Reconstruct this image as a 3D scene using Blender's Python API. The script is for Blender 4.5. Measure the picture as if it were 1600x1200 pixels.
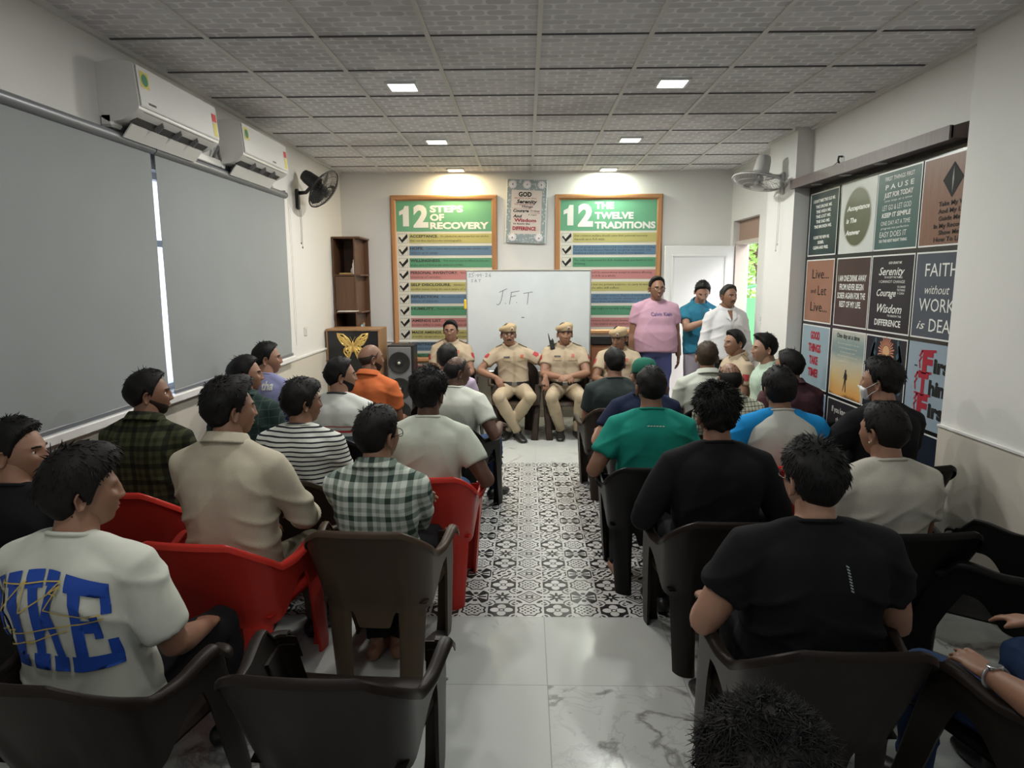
import bpy, bmesh, math, random
import numpy as np
from mathutils import Vector, Matrix, noise
from mathutils.bvhtree import BVHTree

for _o in list(bpy.data.objects):
    bpy.data.objects.remove(_o)
SC = bpy.context.scene
COL = SC.collection
PI = math.pi
rad = math.radians

# ------------------------------------------------------------------ camera, world, light, exposure
FPX, PITCH, YAW, ROLL, CAMH = 1054.688, 0.153734, -0.0212776, -0.00310345, 1.74466
cam_data = bpy.data.cameras.new('camera')
cam = bpy.data.objects.new('camera', cam_data)
COL.objects.link(cam)
cam_data.sensor_fit = 'HORIZONTAL'
cam_data.sensor_width = 36.0
cam_data.lens = FPX / 1600.0 * 36.0
cam_data.clip_start = 0.05
_cy, _sy, _cp, _sp = math.cos(YAW), math.sin(YAW), math.cos(PITCH), math.sin(PITCH)
_r = Vector((_cy, -_sy, 0)); _f0 = Vector((_sy, _cy, 0))
_f = _f0 * _cp + Vector((0, 0, -_sp)); _u = _f0 * _sp + Vector((0, 0, _cp))
_cr, _sr = math.cos(ROLL), math.sin(ROLL)
_r2 = _r * _cr + _u * _sr
_u2 = _u * _cr - _r * _sr
_m = Matrix((_r2, _u2, -_f)).transposed().to_4x4()
_m.translation = Vector((0, 0, CAMH))
cam.matrix_world = _m
SC.camera = cam

SC.view_settings.view_transform = 'Standard'
SC.view_settings.look = 'None'
SC.view_settings.exposure = 0.12
SC.view_settings.gamma = 1.0
SC.view_settings.use_curve_mapping = False
SC.cycles.max_bounces = 8
SC.cycles.diffuse_bounces = 5
SC.cycles.glossy_bounces = 3
SC.cycles.sample_clamp_indirect = 6.0
SC.cycles.caustics_reflective = False
SC.cycles.caustics_refractive = False

world = bpy.data.worlds.new('sky')
SC.world = world
world.use_nodes = True
_bg = world.node_tree.nodes['Background']
_bg.inputs['Color'].default_value = (0.80, 0.88, 1.0, 1)
_bg.inputs['Strength'].default_value = 2.6

_sd = bpy.data.lights.new('sun', 'SUN')
_sd.energy = 5.0
_sd.angle = rad(38)
_sd.color = (1.0, 0.93, 0.86)
sun = bpy.data.objects.new('sun', _sd)
COL.objects.link(sun)
sun.location = (8, 6, 6)
sun.rotation_euler = Vector((-0.62, 0.50, -0.60)).to_track_quat('-Z', 'Y').to_euler()

# ceiling downlights, positions used by the lamp builder further down: (x, y, watts, colour)
DOWN = [(-0.834, 4.80, 26, (1.0, 0.97, 0.93)), (0.973, 4.77, 26, (0.97, 1.0, 0.95)),
        (-0.845, 6.65, 40, (1.0, 0.95, 0.88)), (0.974, 6.62, 40, (0.97, 1.0, 0.95)),
        (-0.84, 8.33, 16, (1.0, 0.80, 0.45)), (0.981, 8.35, 16, (0.93, 1.0, 0.84)),
        (-0.84, 2.95, 12, (1.0, 0.97, 0.93)), (0.974, 2.95, 5, (0.97, 1.0, 0.95)),  # from here on unseen, added along the rows to fill the near seats
        (-0.84, 1.10, 10, (1.0, 0.97, 0.93)), (0.974, 1.10, 4, (0.97, 1.0, 0.95)),
        (-0.84, -0.70, 8, (1.0, 0.97, 0.93)), (0.974, -0.70, 3, (0.97, 1.0, 0.95))]

# ------------------------------------------------------------------ node expression helper
class S:
    def __init__(s, nt, sock): s.nt, s.s = nt, sock
    def _m(s, op, b=None, c=None, rev=False): return mth(s.nt, op, *( (b, s) if rev else (s,) if b is None else (s, b) if c is None else (s, b, c)))
    def __add__(s, o): return s._m('ADD', o)
    __radd__ = __add__
    def __sub__(s, o): return s._m('SUBTRACT', o)
    def __rsub__(s, o): return s._m('SUBTRACT', o, rev=True)
    def __mul__(s, o): return s._m('MULTIPLY', o)
    __rmul__ = __mul__
    def __truediv__(s, o): return s._m('DIVIDE', o)
    def __lt__(s, o): return s._m('LESS_THAN', o)
    def __gt__(s, o): return s._m('GREATER_THAN', o)
    def __abs__(s): return s._m('ABSOLUTE')
    def sin(s): return s._m('SINE')
    def cos(s): return s._m('COSINE')
    def fract(s): return s._m('FRACT')
    def floor(s): return s._m('FLOOR')
    def sqrt(s): return s._m('SQRT')
    def pow(s, p): return s._m('POWER', p)
    def mod(s, p): return s._m('FLOORED_MODULO', p)
    def max(s, o): return s._m('MAXIMUM', o)
    def min(s, o): return s._m('MINIMUM', o)
    def band(s, c, w): return abs(s - c) < w

def mth(nt, op, *a):
    n = nt.nodes.new('ShaderNodeMath'); n.operation = op
    for i, v in enumerate(a):
        if isinstance(v, S): nt.links.new(v.s, n.inputs[i])
        else: n.inputs[i].default_value = v
    return S(nt, n.outputs[0])

def col4(c): return (c[0], c[1], c[2], 1.0)

def mixc(nt, f, a, b):
    n = nt.nodes.new('ShaderNodeMix'); n.data_type = 'RGBA'
    for sock, v in ((n.inputs[0], f), (n.inputs[6], a), (n.inputs[7], b)):
        if isinstance(v, S): nt.links.new(v.s, sock)
        elif isinstance(v, (int, float)): sock.default_value = v
        else: sock.default_value = col4(v)
    return S(nt, n.outputs[2])

def objxyz(nt):
    tc = nt.nodes.new('ShaderNodeTexCoord'); sp = nt.nodes.new('ShaderNodeSeparateXYZ')
    nt.links.new(tc.outputs['Object'], sp.inputs[0])
    return [S(nt, sp.outputs[i]) for i in range(3)]

def comb(nt, x, y, z):
    n = nt.nodes.new('ShaderNodeCombineXYZ')
    for i, v in enumerate((x, y, z)):
        if isinstance(v, S): nt.links.new(v.s, n.inputs[i])
        else: n.inputs[i].default_value = v
    return S(nt, n.outputs[0])

def noisetex(nt, vec=None, scale=5.0, detail=3.0, rough=0.5, dist=0.0):
    n = nt.nodes.new('ShaderNodeTexNoise')
    n.inputs['Scale'].default_value = scale; n.inputs['Detail'].default_value = detail
    n.inputs['Roughness'].default_value = rough; n.inputs['Distortion'].default_value = dist
    if vec is None:
        tc = nt.nodes.new('ShaderNodeTexCoord'); nt.links.new(tc.outputs['Object'], n.inputs['Vector'])
    else: nt.links.new(vec.s, n.inputs['Vector'])
    return S(nt, n.outputs[0])

MATS = {}
def mat(name, color=(0.5, 0.5, 0.5), rough=0.6, metal=0.0, spec=0.5, build=None, bump=None, emit=None, estr=0.0, alpha=None, sheen=0.0, coat=0.0):
    """build(nt) -> colour socket; bump = (scale, strength, distance) or f(nt) -> height socket"""
    if name in MATS: return MATS[name]
    m = bpy.data.materials.new(name); m.use_nodes = True
    nt = m.node_tree; b = nt.nodes['Principled BSDF']
    b.inputs['Base Color'].default_value = col4(color)
    b.inputs['Roughness'].default_value = rough
    b.inputs['Metallic'].default_value = metal
    b.inputs['Specular IOR Level'].default_value = spec
    if sheen: b.inputs['Sheen Weight'].default_value = sheen
    if coat: b.inputs['Coat Weight'].default_value = coat; b.inputs['Coat Roughness'].default_value = 0.1
    if build:
        r = build(nt)
        if isinstance(r, tuple):
            nt.links.new(r[0].s, b.inputs['Base Color']); nt.links.new(r[1].s, b.inputs['Roughness'])
        else: nt.links.new(r.s, b.inputs['Base Color'])
    if bump:
        bn = nt.nodes.new('ShaderNodeBump')
        if callable(bump): h, st, di = bump(nt)
        else:
            h = noisetex(nt, None, bump[0], 3.0); st, di = bump[1], bump[2]
        nt.links.new(h.s, bn.inputs['Height'])
        bn.inputs['Strength'].default_value = st; bn.inputs['Distance'].default_value = di
        nt.links.new(bn.outputs[0], b.inputs['Normal'])
    if emit:
        b.inputs['Emission Color'].default_value = col4(emit); b.inputs['Emission Strength'].default_value = estr
    MATS[name] = m
    return m

def srgb(r, g, b):
    f = lambda c: (c / 255.0 / 12.92) if c / 255.0 <= 0.04045 else ((c / 255.0 + 0.055) / 1.055) ** 2.4
    return (f(r), f(g), f(b))

# ------------------------------------------------------------------ mesh builder
class MB:
    def __init__(s): s.v, s.f, s.m, s.n = [], [], [], 0
    def add(s, verts, faces, mi=0):
        verts = np.asarray(verts, float).reshape(-1, 3)
        o = s.n
        s.v.append(verts); s.n += len(verts)
        s.f.extend([tuple(int(i) + o for i in f) for f in faces]); s.m.extend([mi] * len(faces))
        return s
    def addmb(s, o, M=None, mi=None):
        v = np.concatenate(o.v) if o.v else np.zeros((0, 3))
        if M is not None:
            A = np.array(M); v = v @ A[:3, :3].T + A[:3, 3]
        off = s.n
        s.v.append(v); s.n += len(v)
        s.f.extend([tuple(i + off for i in f) for f in o.f]); s.m.extend(o.m if mi is None else [mi] * len(o.f))
        return s
    def box(s, c, d, mi=0, rz=0.0, bev=0.0):
        cx, cy, cz = c; x, y, z = d[0] / 2, d[1] / 2, d[2] / 2
        if bev > 0:
            b = min(bev, x * .9, y * .9, z * .9)
            vs = []
            for sx in (-1, 1):
                for sy in (-1, 1):
                    for sz in (-1, 1):
                        vs += [(sx * x, sy * (y - b), sz * (z - b)), (sx * (x - b), sy * y, sz * (z - b)), (sx * (x - b), sy * (y - b), sz * z)]
            bm = bmesh.new()
            for p in vs: bm.verts.new(p)
            r = bmesh.ops.convex_hull(bm, input=bm.verts[:])
            bm.verts.index_update()
            V = [tuple(p.co) for p in bm.verts]; F = [[q.index for q in f.verts] for f in bm.faces]
            bm.free()
        else:
            V = [(a * x, b_ * y, c_ * z) for a in (-1, 1) for b_ in (-1, 1) for c_ in (-1, 1)]
            F = [(0, 1, 3, 2), (4, 6, 7, 5), (0, 4, 5, 1), (2, 3, 7, 6), (0, 2, 6, 4), (1, 5, 7, 3)]
        V = np.array(V)
        if rz:
            ca, sa = math.cos(rz), math.sin(rz)
            V = np.stack([V[:, 0] * ca - V[:, 1] * sa, V[:, 0] * sa + V[:, 1] * ca, V[:, 2]], 1)
        return s.add(V + np.array(c), F, mi)
    def tube(s, pts, r, n=10, mi=0, up=(0, 0, 1), cap=True, round_cap=False, closed=False):
        """r: scalar, list, or list of (rx, ry); rx is measured along side = tangent x up"""
        P = np.asarray(pts, float); k = len(P)
        R = [(q, q) if np.isscalar(q) else tuple(q) for q in (r if isinstance(r, (list, tuple, np.ndarray)) and len(np.shape(r)) > 0 and not (isinstance(r, tuple) and len(r) == 2 and k != 2) else [r] * k)]
        if round_cap:
            e0 = (P[0] - P[1]); e0 /= np.linalg.norm(e0); e1 = (P[-1] - P[-2]); e1 /= np.linalg.norm(e1)
            a0, a1 = min(R[0]), min(R[-1])
            pre = [P[0] + e0 * a0 * math.sin(t) for t in (1.45, 0.9, 0.45)]
            prr = [(R[0][0] * max(.08, math.cos(t)), R[0][1] * max(.08, math.cos(t))) for t in (1.45, 0.9, 0.45)]
            post = [P[-1] + e1 * a1 * math.sin(t) for t in (0.45, 0.9, 1.45)]
            por = [(R[-1][0] * max(.08, math.cos(t)), R[-1][1] * max(.08, math.cos(t))) for t in (0.45, 0.9, 1.45)]
            P = np.array(pre + list(P) + post); R = prr + R + por; k = len(P)
        T = np.zeros_like(P)
        if closed:
            T = np.roll(P, -1, 0) - np.roll(P, 1, 0)
        else:
            T[1:-1] = P[2:] - P[:-2]; T[0] = P[1] - P[0]; T[-1] = P[-1] - P[-2]
        T /= np.linalg.norm(T, axis=1)[:, None] + 1e-12
        upv = np.array(up, float)
        side = np.cross(T[0], upv)
        if np.linalg.norm(side) < 1e-3: side = np.cross(T[0], (0.3, 1, 0.1))
        side /= np.linalg.norm(side)
        V = []
        ang = np.linspace(0, 2 * PI, n, endpoint=False)
        for i in range(k):
            side = side - T[i] * side.dot(T[i]); side /= np.linalg.norm(side) + 1e-12
            nn = np.cross(side, T[i])
            V.append(P[i] + np.outer(np.cos(ang) * R[i][0], side) + np.outer(np.sin(ang) * R[i][1], nn))
        F = []
        kk = k if closed else k - 1
        for i in range(kk):
            j2 = (i + 1) % k
            for j in range(n):
                F.append((i * n + j, i * n + (j + 1) % n, j2 * n + (j + 1) % n, j2 * n + j))
        if cap and not closed:
            F.append(tuple(range(n - 1, -1, -1))); F.append(tuple((k - 1) * n + j for j in range(n)))
        return s.add(np.concatenate(V), F, mi)
    def grid(s, G, mi=0, wrap=False, flip=False):
        """G: array (rows, cols, 3)"""
        G = np.asarray(G, float); a, b = G.shape[:2]; F = []
        for i in range(a - 1):
            for j in range(b if wrap else b - 1):
                q = (i * b + j, i * b + (j + 1) % b, (i + 1) * b + (j + 1) % b, (i + 1) * b + j)
                F.append(q[::-1] if flip else q)
        return s.add(G.reshape(-1, 3), F, mi)
    def lathe(s, prof, c=(0, 0, 0), n=24, axis='z', mi=0):
        A = np.linspace(0, 2 * PI, n, endpoint=False)
        G = []
        for r, h in prof:
            x, y, z = r * np.cos(A), r * np.sin(A), np.full(n, h)
            G.append(np.stack({'z': (x, y, z), 'x': (z, x, y), 'y': (y, z, x)}[axis], 1) + np.array(c))
        G = np.array(G)
        s.grid(G, mi, wrap=True, flip=False)
        o = s.n - G.shape[0] * n
        s.f.append(tuple(o + i for i in range(n - 1, -1, -1))); s.m.append(mi)
        e = o + (G.shape[0] - 1) * n
        s.f.append(tuple(e + i for i in range(n))); s.m.append(mi)
        return s
    def ell(s, c, r, n=14, m=10, mi=0, M=None):
        th = np.linspace(0, 2 * PI, n, endpoint=False); ph = np.linspace(-PI / 2 + .05, PI / 2 - .05, m)
        T, P = np.meshgrid(th, ph)
        G = np.stack([np.cos(T) * np.cos(P), np.sin(T) * np.cos(P), np.sin(P)], 2) * np.array(r)
        if M is not None: G = G @ np.array(M)[:3, :3].T
        G = G + np.array(c)
        o = s.n
        s.grid(G, mi, wrap=True)
        s.f.append(tuple(o + i for i in range(n - 1, -1, -1))); s.m.append(mi)
        s.f.append(tuple(o + (m - 1) * n + i for i in range(n))); s.m.append(mi)
        return s
    def mesh(s, name, mats, smooth=False):
        me = bpy.data.meshes.new(name)
        V = np.concatenate(s.v) if s.v else np.zeros((0, 3))
        me.from_pydata(V.tolist(), [], s.f)
        for m_ in (mats if isinstance(mats, (list, tuple)) else [mats]): me.materials.append(m_)
        if len(s.f):
            me.polygons.foreach_set('material_index', np.array(s.m, np.int32))
            me.polygons.foreach_set('use_smooth', np.full(len(s.f), bool(smooth)))
        me.update()
        return me
    def build(s, name, mats, parent=None, smooth=False, loc=None, rz=0.0, auto=None):
        return link(name, s.mesh(name, mats, smooth or auto is not None), parent, loc, rz, auto)

def link(name, me, parent=None, loc=None, rz=0.0, auto=None):
    o = bpy.data.objects.new(name, me)
    COL.objects.link(o)
    if parent is not None: o.parent = parent
    if loc is not None: o.location = loc
    if rz: o.rotation_euler = (0, 0, rz)
    if auto is not None:
        me.set_sharp_from_angle(angle=rad(auto))
    return o

def tag(o, label=None, cat=None, group=None, kind=None):
    if label: o['label'] = label
    if cat: o['category'] = cat
    if group: o['group'] = group
    if kind: o['kind'] = kind
    return o

def empty(name, loc=(0, 0, 0), rz=0.0, label=None, cat=None, group=None):
    o = bpy.data.objects.new(name, None); COL.objects.link(o)
    o.empty_display_size = 0.1
    o.location = loc; o.rotation_euler = (0, 0, rz)
    return tag(o, label, cat, group)

def copy_tree(o, parent=None):
    c = o.copy(); COL.objects.link(c)
    if parent is not None: c.parent = parent
    for ch in o.children: copy_tree(ch, c)
    return c

# ------------------------------------------------------------------ lettering
_TXT = {}
def text_mesh(body, bold=0.0, shear=0.0, res=3, space=1.0):
    """returns (verts Nx2 normalised: x in 0..w, y baseline 0, cap height 1), faces"""
    key = (body, bold, shear, res, space)
    if key in _TXT: return _TXT[key]
    cu = bpy.data.curves.new('lettering', 'FONT')
    cu.body = body; cu.size = 1.0; cu.resolution_u = res; cu.shear = shear; cu.offset = bold; cu.space_character = space
    ob = bpy.data.objects.new('lettering', cu)
    me = bpy.data.meshes.new_from_object(ob)
    V = np.zeros(len(me.vertices) * 3); me.vertices.foreach_get('co', V); V = V.reshape(-1, 3)[:, :2]
    F = [tuple(p.vertices) for p in me.polygons]
    bpy.data.objects.remove(ob); bpy.data.curves.remove(cu); bpy.data.meshes.remove(me)
    V = V / 0.7 if len(V) else np.zeros((0, 2))
    _TXT[key] = (V, F)
    return V, F

class Flat:
    """artwork on a flat sheet: u to the viewer's right, v up, in metres; later layers stand a hair further out"""
    def __init__(s, origin, ud, nd, vd=(0, 0, 1)):
        s.o, s.u, s.n, s.vd = map(lambda q: np.array(q, float), (origin, ud, nd, vd))
        s.mb = {}
    def get(s, key): return s.mb.setdefault(key, MB())
    def P(s, uv, lay):
        uv = np.asarray(uv, float)
        return s.o + np.outer(uv[:, 0], s.u) + np.outer(uv[:, 1], s.vd) + s.n * lay
    def poly(s, pts, mi, lay=0.002, key='p'):
        s.get(key).add(s.P(pts, lay), [tuple(range(len(pts)))], mi)
    def rect(s, u0, v0, u1, v1, mi, lay=0.002, key='p'):
        s.poly([(u0, v0), (u1, v0), (u1, v1), (u0, v1)], mi, lay, key)
    def disc(s, u, v, r, mi, lay=0.002, n=40, ry=None, key='p'):
        s.poly([(u + r * math.cos(a), v + (ry or r) * math.sin(a)) for a in np.linspace(0, 2 * PI, n, endpoint=False)], mi, lay, key)
    def text(s, body, u0, u1, v0, h, mi, lay=0.004, bold=0.0, shear=0.0, key='t', align='fit', res=3, rot=0.0):
        """fit: the word is stretched to run from u0 to u1; l/c: natural width at cap height h, at most to u1"""
        V, F = text_mesh(body, bold, shear, res)
        if not len(V): return
        V = V.copy(); w0, w1 = V[:, 0].min(), V[:, 0].max()
        if align == 'fit': V[:, 0] = (V[:, 0] - w0) / (w1 - w0) * (u1 - u0) + u0
        else:
            sc = min(h, (u1 - u0) / (w1 - w0))
            wd = (w1 - w0) * sc
            V[:, 0] = (V[:, 0] - w0) * sc + (u0 if align == 'l' else (u0 + u1) / 2 - wd / 2)
        V[:, 1] = V[:, 1] * h + v0
        if rot:
            c = np.array([(u0 + u1) / 2, v0 + h / 2]); d = V - c
            V = c + np.stack([d[:, 0] * math.cos(rot) - d[:, 1] * math.sin(rot), d[:, 0] * math.sin(rot) + d[:, 1] * math.cos(rot)], 1)
        s.get(key).add(s.P(V, lay), F, mi)
    def line(s, pts, w, mi, lay=0.004, key='t'):
        for a, b in zip(pts[:-1], pts[1:]):
            a, b = np.array(a, float), np.array(b, float); d = b - a; L = np.linalg.norm(d)
            if L < 1e-6: continue
            d /= L; n = np.array([-d[1], d[0]]) * w / 2; e = d * w * .3
            s.poly([a - e + n, a - e - n, b + e - n, b + e + n], mi, lay, key)
# ------------------------------------------------------------------ the room
XL, XR, YB, YF, ZC = -2.29, 2.51, 8.52, -1.7, 3.045
PX, PY0, PY1 = 2.37, 6.20, 6.88          # far pillar
NX, NY = 2.40, 3.88                       # near wall face and its corner

def wall_col(base, dirt=0.06):
    def f(nt):
        a = noisetex(nt, None, 1.3, 5.0, 0.6); 
        return mixc(nt, a, tuple(c * (1 - dirt) for c in base), tuple(min(1, c * (1 + dirt)) for c in base))
    return f
M_WALL = mat('wall_paint', rough=0.7, build=wall_col((0.66, 0.65, 0.625)), bump=(60, 0.05, 0.01))
M_DADO = mat('dado_paint', rough=0.55, build=wall_col((0.55, 0.51, 0.44)))
M_WHITE = mat('white_paint', (0.72, 0.71, 0.69), 0.45)

def floor_marble(nt):
    x, y, z = objxyz(nt)
    tx = ((x - 0.093) / 0.6); ty = ((y - 3.303) / 0.6)
    ix, iy = tx.floor(), ty.floor()
    h = ((ix * 12.9898 + iy * 78.233).sin() * 437.585).fract()
    v = comb(nt, x + h * 7.0, y + h * 3.0, h * 5.0)
    n1 = noisetex(nt, v, 1.6, 6.0, 0.55, 0.6)
    n2 = noisetex(nt, v, 0.9, 3.0, 0.5, 0.2)
    n3 = noisetex(nt, v, 5.0, 4.0, 0.6, 0.8)
    vein = (1.0 - abs(n1 - 0.5) * 42.0).max(0.0)
    veinmask = ((n2 - 0.46) * 9.0).max(0.0).min(1.0)
    fine = (1.0 - abs(n3 - 0.5) * 40.0).max(0.0) * 0.25 * ((n2 - 0.5) * 9.0).max(0.0).min(1.0)
    k = (vein * veinmask * 0.75 + fine).min(1.0)
    base = mixc(nt, n2, (0.43, 0.45, 0.43), (0.52, 0.535, 0.515))
    c = mixc(nt, k, base, (0.16, 0.155, 0.15))
    fx, fy = tx.fract(), ty.fract()
    joint = (abs(fx - 0.5) > 0.4965).max(abs(fy - 0.5) > 0.4965)
    return mixc(nt, joint * 0.8, c, (0.20, 0.20, 0.19)), joint * 0.4 + 0.22
M_MARBLE = mat('marble_tile', rough=0.2, spec=0.5, build=floor_marble)

def floor_pattern(nt):
    x, y, z = objxyz(nt)
    tx, ty = (x - 0.093) / 0.15, (y - 3.303) / 0.15
    ci, ri = tx.floor(), ty.floor()
    u, v = tx.fract() * 2.0 - 1.0, ty.fract() * 2.0 - 1.0
    au, av = abs(u), abs(v)
    r = (u * u + v * v).sqrt(); a = mth(nt, 'ARCTAN2', v, u)
    rc = ((au - 1.0) * (au - 1.0) + (av - 1.0) * (av - 1.0)).sqrt()
    c2, c4 = abs((a * 2.0).cos()), abs((a * 4.0).cos())
    corner = rc.band(0.40, 0.07).max(rc < 0.16)
    inv = 1.0 - corner
    # four petal flower on a dark ground
    C = ((r > c2 * 0.42 + 0.40) * inv).max(r.band(0.17, 0.05)).max((c2 < 0.16) * (r > 0.2) * (r < 0.5))
    # dark eight pointed star
    D = (r < c4.pow(2.0) * 0.42 + 0.30) * (r > 0.12)
    D = D.max(rc.band(0.5, 0.06)).max(rc < 0.24).max((av < 0.10) * (au > 0.8))
    # lace
    lace = (u * 11.0).sin() * (v * 11.0).sin() + (r * 13.0).cos() * 0.8
    E = ((lace > 0.12) * (1.0 - rc.band(0.55, 0.08))).max(rc.band(0.38, 0.06))
    # scalloped medallion with a lace heart
    q = r * ((a * 8.0).cos() * 0.08 + 1.0)
    A = q.band(0.80, 0.075).max((q < 0.58) * (((u * 15.0).sin() * (v * 15.0).cos()) > 0.18)).max((rc < 0.18))
    # leaves on the diagonals with two dots
    p = abs((a * 2.0).sin())
    B = ((p > 0.80) * (r > 0.18) * (r < 1.12)).max(((av - 0.55) * (av - 0.55) + u * u) < 0.035)
    B = B.max((av < 0.11) * (au > 0.25) * (au < 0.8)).max(r < 0.09).max((au > 0.86) * (av < 0.5))
    # nested diamonds
    m = au + av
    F = m.band(0.92, 0.08).max(m.band(0.62, 0.05)).max((r < 0.30) * (r > 0.13)).max((rc < 0.5) * (rc > 0.25)).max((m < 0.56) * (c2 < 0.3) * (r > 0.3))
    odd = ci.mod(2.0); ro = ri.mod(2.0); r4 = ri.mod(4.0).band(1.0, 0.1); c4m = ci.mod(4.0).band(1.0, 0.1)
    sel = lambda k, p_, q_: p_ * (1.0 - k) + q_ * k
    even = sel(ro, C, sel(r4, E, D))
    oddm = sel(ro, A, sel(c4m, F, B))
    pat = sel(odd, even, oddm)
    grout = (au > 0.965).max(av > 0.965)
    c = mixc(nt, pat, (0.54, 0.54, 0.52), (0.016, 0.016, 0.018))
    return mixc(nt, grout, c, (0.50, 0.50, 0.48))
M_PATTERN = mat('patterned_tile', rough=0.28, build=floor_pattern)

def ceil_tex(nt):
    x, y, z = objxyz(nt)
    row = (y / 0.0667).floor(); oddr = row.mod(2.0)
    cx = x / 0.133 + oddr * 0.5; ix = cx.floor()
    fu, fv = cx.fract() - 0.5, (y / 0.0667).fract() - 0.5
    dx = (abs(fu) * 0.133 - 0.036).max(0.0); dy = (abs(fv) * 0.0667 - 0.006).max(0.0)
    d = (dx * dx + dy * dy).sqrt()
    inside = d < 0.0235
    h = ((ix * 12.99 + row * 78.23).sin() * 437.58).fract()
    tx, ty = (x - 0.07) / 0.6, (y - 3.867) / 0.6
    th = ((tx.floor() * 31.7 + ty.floor() * 57.3).sin() * 437.58).fract()
    n = noisetex(nt, None, 0.8, 4.0, 0.6)
    light = mixc(nt, th, (0.78, 0.77, 0.78), (0.84, 0.83, 0.84))
    dark = mixc(nt, h, (0.56, 0.55, 0.57), (0.70, 0.69, 0.71))
    c = mixc(nt, inside, light, dark)
    stain = ((n - 0.52) * 5.0).max(0.0).min(0.6)
    c = mixc(nt, stain * 0.5, c, (0.13, 0.12, 0.12))
    return c
M_CEIL = mat('ceiling_tile', rough=0.8, build=ceil_tex)
M_TBAR = mat('ceiling_grid', (0.62, 0.61, 0.59), 0.5)
M_SHADOW_LINE = mat('ceiling_painted_shadow', (0.10, 0.10, 0.10), 0.7)  # near-black colour stands in for shadow lines across the grid

def structure(mb, name, m, **k):
    return tag(mb.build(name, m, **k), kind='structure')

# floor, with the patterned strip let into it
PXA, PXB, PYA, PYB = 0.093 - 1.8, 0.093 + 1.2, 3.303, 6.303
mb = MB()
for (x0, x1, y0, y1) in ((XL - .3, XR + .3, YF - .2, PYA), (XL - .3, PXA, PYA, PYB), (PXB, XR + .3, PYA, PYB), (XL - .3, XR + .3, PYB, YB + .2)):
    mb.box(((x0 + x1) / 2, (y0 + y1) / 2, -0.05), (x1 - x0, y1 - y0, 0.1))
structure(mb, 'floor', M_MARBLE)
mb = MB().box(((PXA + PXB) / 2, (PYA + PYB) / 2, -0.05), (PXB - PXA, PYB - PYA, 0.1))
structure(mb, 'floor_patterned', M_PATTERN)

# ceiling
mb = MB().box(((XL + XR) / 2, (YF + YB) / 2, ZC + 0.05), (XR - XL + .4, YB - YF + .4, 0.1))
structure(mb, 'ceiling', M_CEIL)
CX0, CY0 = 0.070, 3.867
mb = MB(); md = MB()
for i in range(-4, 5):
    x = CX0 + .6 * i
    if XL < x < XR: mb.box((x, (YF + YB) / 2, ZC - 0.003), (0.026, YB - YF, 0.012))
rnd = random.Random(5)
for j in range(-9, 9):
    y = CY0 + .6 * j
    if YF < y < YB:
        for i in range(-4, 5):
            x0, x1 = max(XL, CX0 + .6 * i + .013), min(XR, CX0 + .6 * (i + 1) - .013)
            if x1 - x0 > .02:
                md.box(((x0 + x1) / 2, y, ZC - 0.002), (x1 - x0, 0.008 + rnd.random() * .007, 0.009))  # thin dark strips drawn where the cross lines only show shade
mb2 = MB()
for (c, d) in (((XL + .014, (YF + YB) / 2, ZC - .012), (.028, YB - YF, .024)), ((XR - .014, (NY + PY0) / 2, ZC - .012), (.028, PY0 - NY, .024)),
               ((NX - .014, (YF + NY) / 2, ZC - .012), (.028, NY - YF, .024)), ((PX - .014, (PY0 + PY1) / 2, ZC - .012), (.028, PY1 - PY0, .024)),
               ((XR - .014, (PY1 + YB) / 2, ZC - .012), (.028, YB - PY1, .024)), (((XL + XR) / 2, YB - .014, ZC - .010), (XR - XL, .028, .02))):
    mb2.box(c, d)
structure(mb, 'trim_1', M_TBAR); structure(md, 'trim_shadow_lines', M_SHADOW_LINE); structure(mb2, 'trim_3', M_TBAR)

# left wall with a window opening behind the blinds
WY0, WY1, WZ0, WZ1 = 1.2, 6.30, 1.03, 2.42
def wall_with_hole(axis, pos, thick, a0, a1, holes, z1=ZC + .05):
    """boxes round rectangular holes [(a0,a1,z0,z1)] in a wall at x = pos (axis x) or y = pos"""
    mb = MB()
    cuts = sorted(set([a0, a1] + [h[0] for h in holes] + [h[1] for h in holes]))
    for p, q in zip(cuts[:-1], cuts[1:]):
        mid = (p + q) / 2
        z = 0.0
        for h in sorted([h for h in holes if h[0] <= mid <= h[1]], key=lambda h: h[2]):
            if h[2] > z: put(mb, axis, pos, thick, p, q, z, h[2])
            z = h[3]
        if z < z1: put(mb, axis, pos, thick, p, q, z, z1)
    return mb
def put(mb, axis, pos, thick, p, q, z0, z1):
    if axis == 'x': mb.box((pos + thick / 2, (p + q) / 2, (z0 + z1) / 2), (abs(thick), q - p, z1 - z0))
    else: mb.box(((p + q) / 2, pos + thick / 2, (z0 + z1) / 2), (q - p, abs(thick), z1 - z0))
structure(wall_with_hole('x', XL, -.2, YF - .2, YB + .2, [(WY0, WY1, WZ0, WZ1)]), 'wall_left', M_WALL)
# right wall with the doorway in the far corner
DY0, DY1, DZ = 7.50, 8.42, 2.43
structure(wall_with_hole('x', XR, .2, NY - .05, YB + .2, [(DY0, DY1, 0.0, DZ)]), 'wall_right', M_WALL)
structure(MB().box(((NX + XR + .2) / 2, (YF - .2 + NY) / 2, ZC / 2 + .02), (XR + .2 - NX, NY - YF + .2, ZC + .06)), 'wall_right_near', M_WALL)
structure(MB().box(((PX + XR) / 2 + .01, (PY0 + PY1) / 2, ZC / 2), (XR - PX + .02, PY1 - PY0, ZC)), 'pillar', M_WALL)
structure(MB().box(((XL + XR) / 2, YB + .1, ZC / 2 + .02), (XR - XL + .4, .2, ZC + .06)), 'wall_back', M_WALL)
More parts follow.
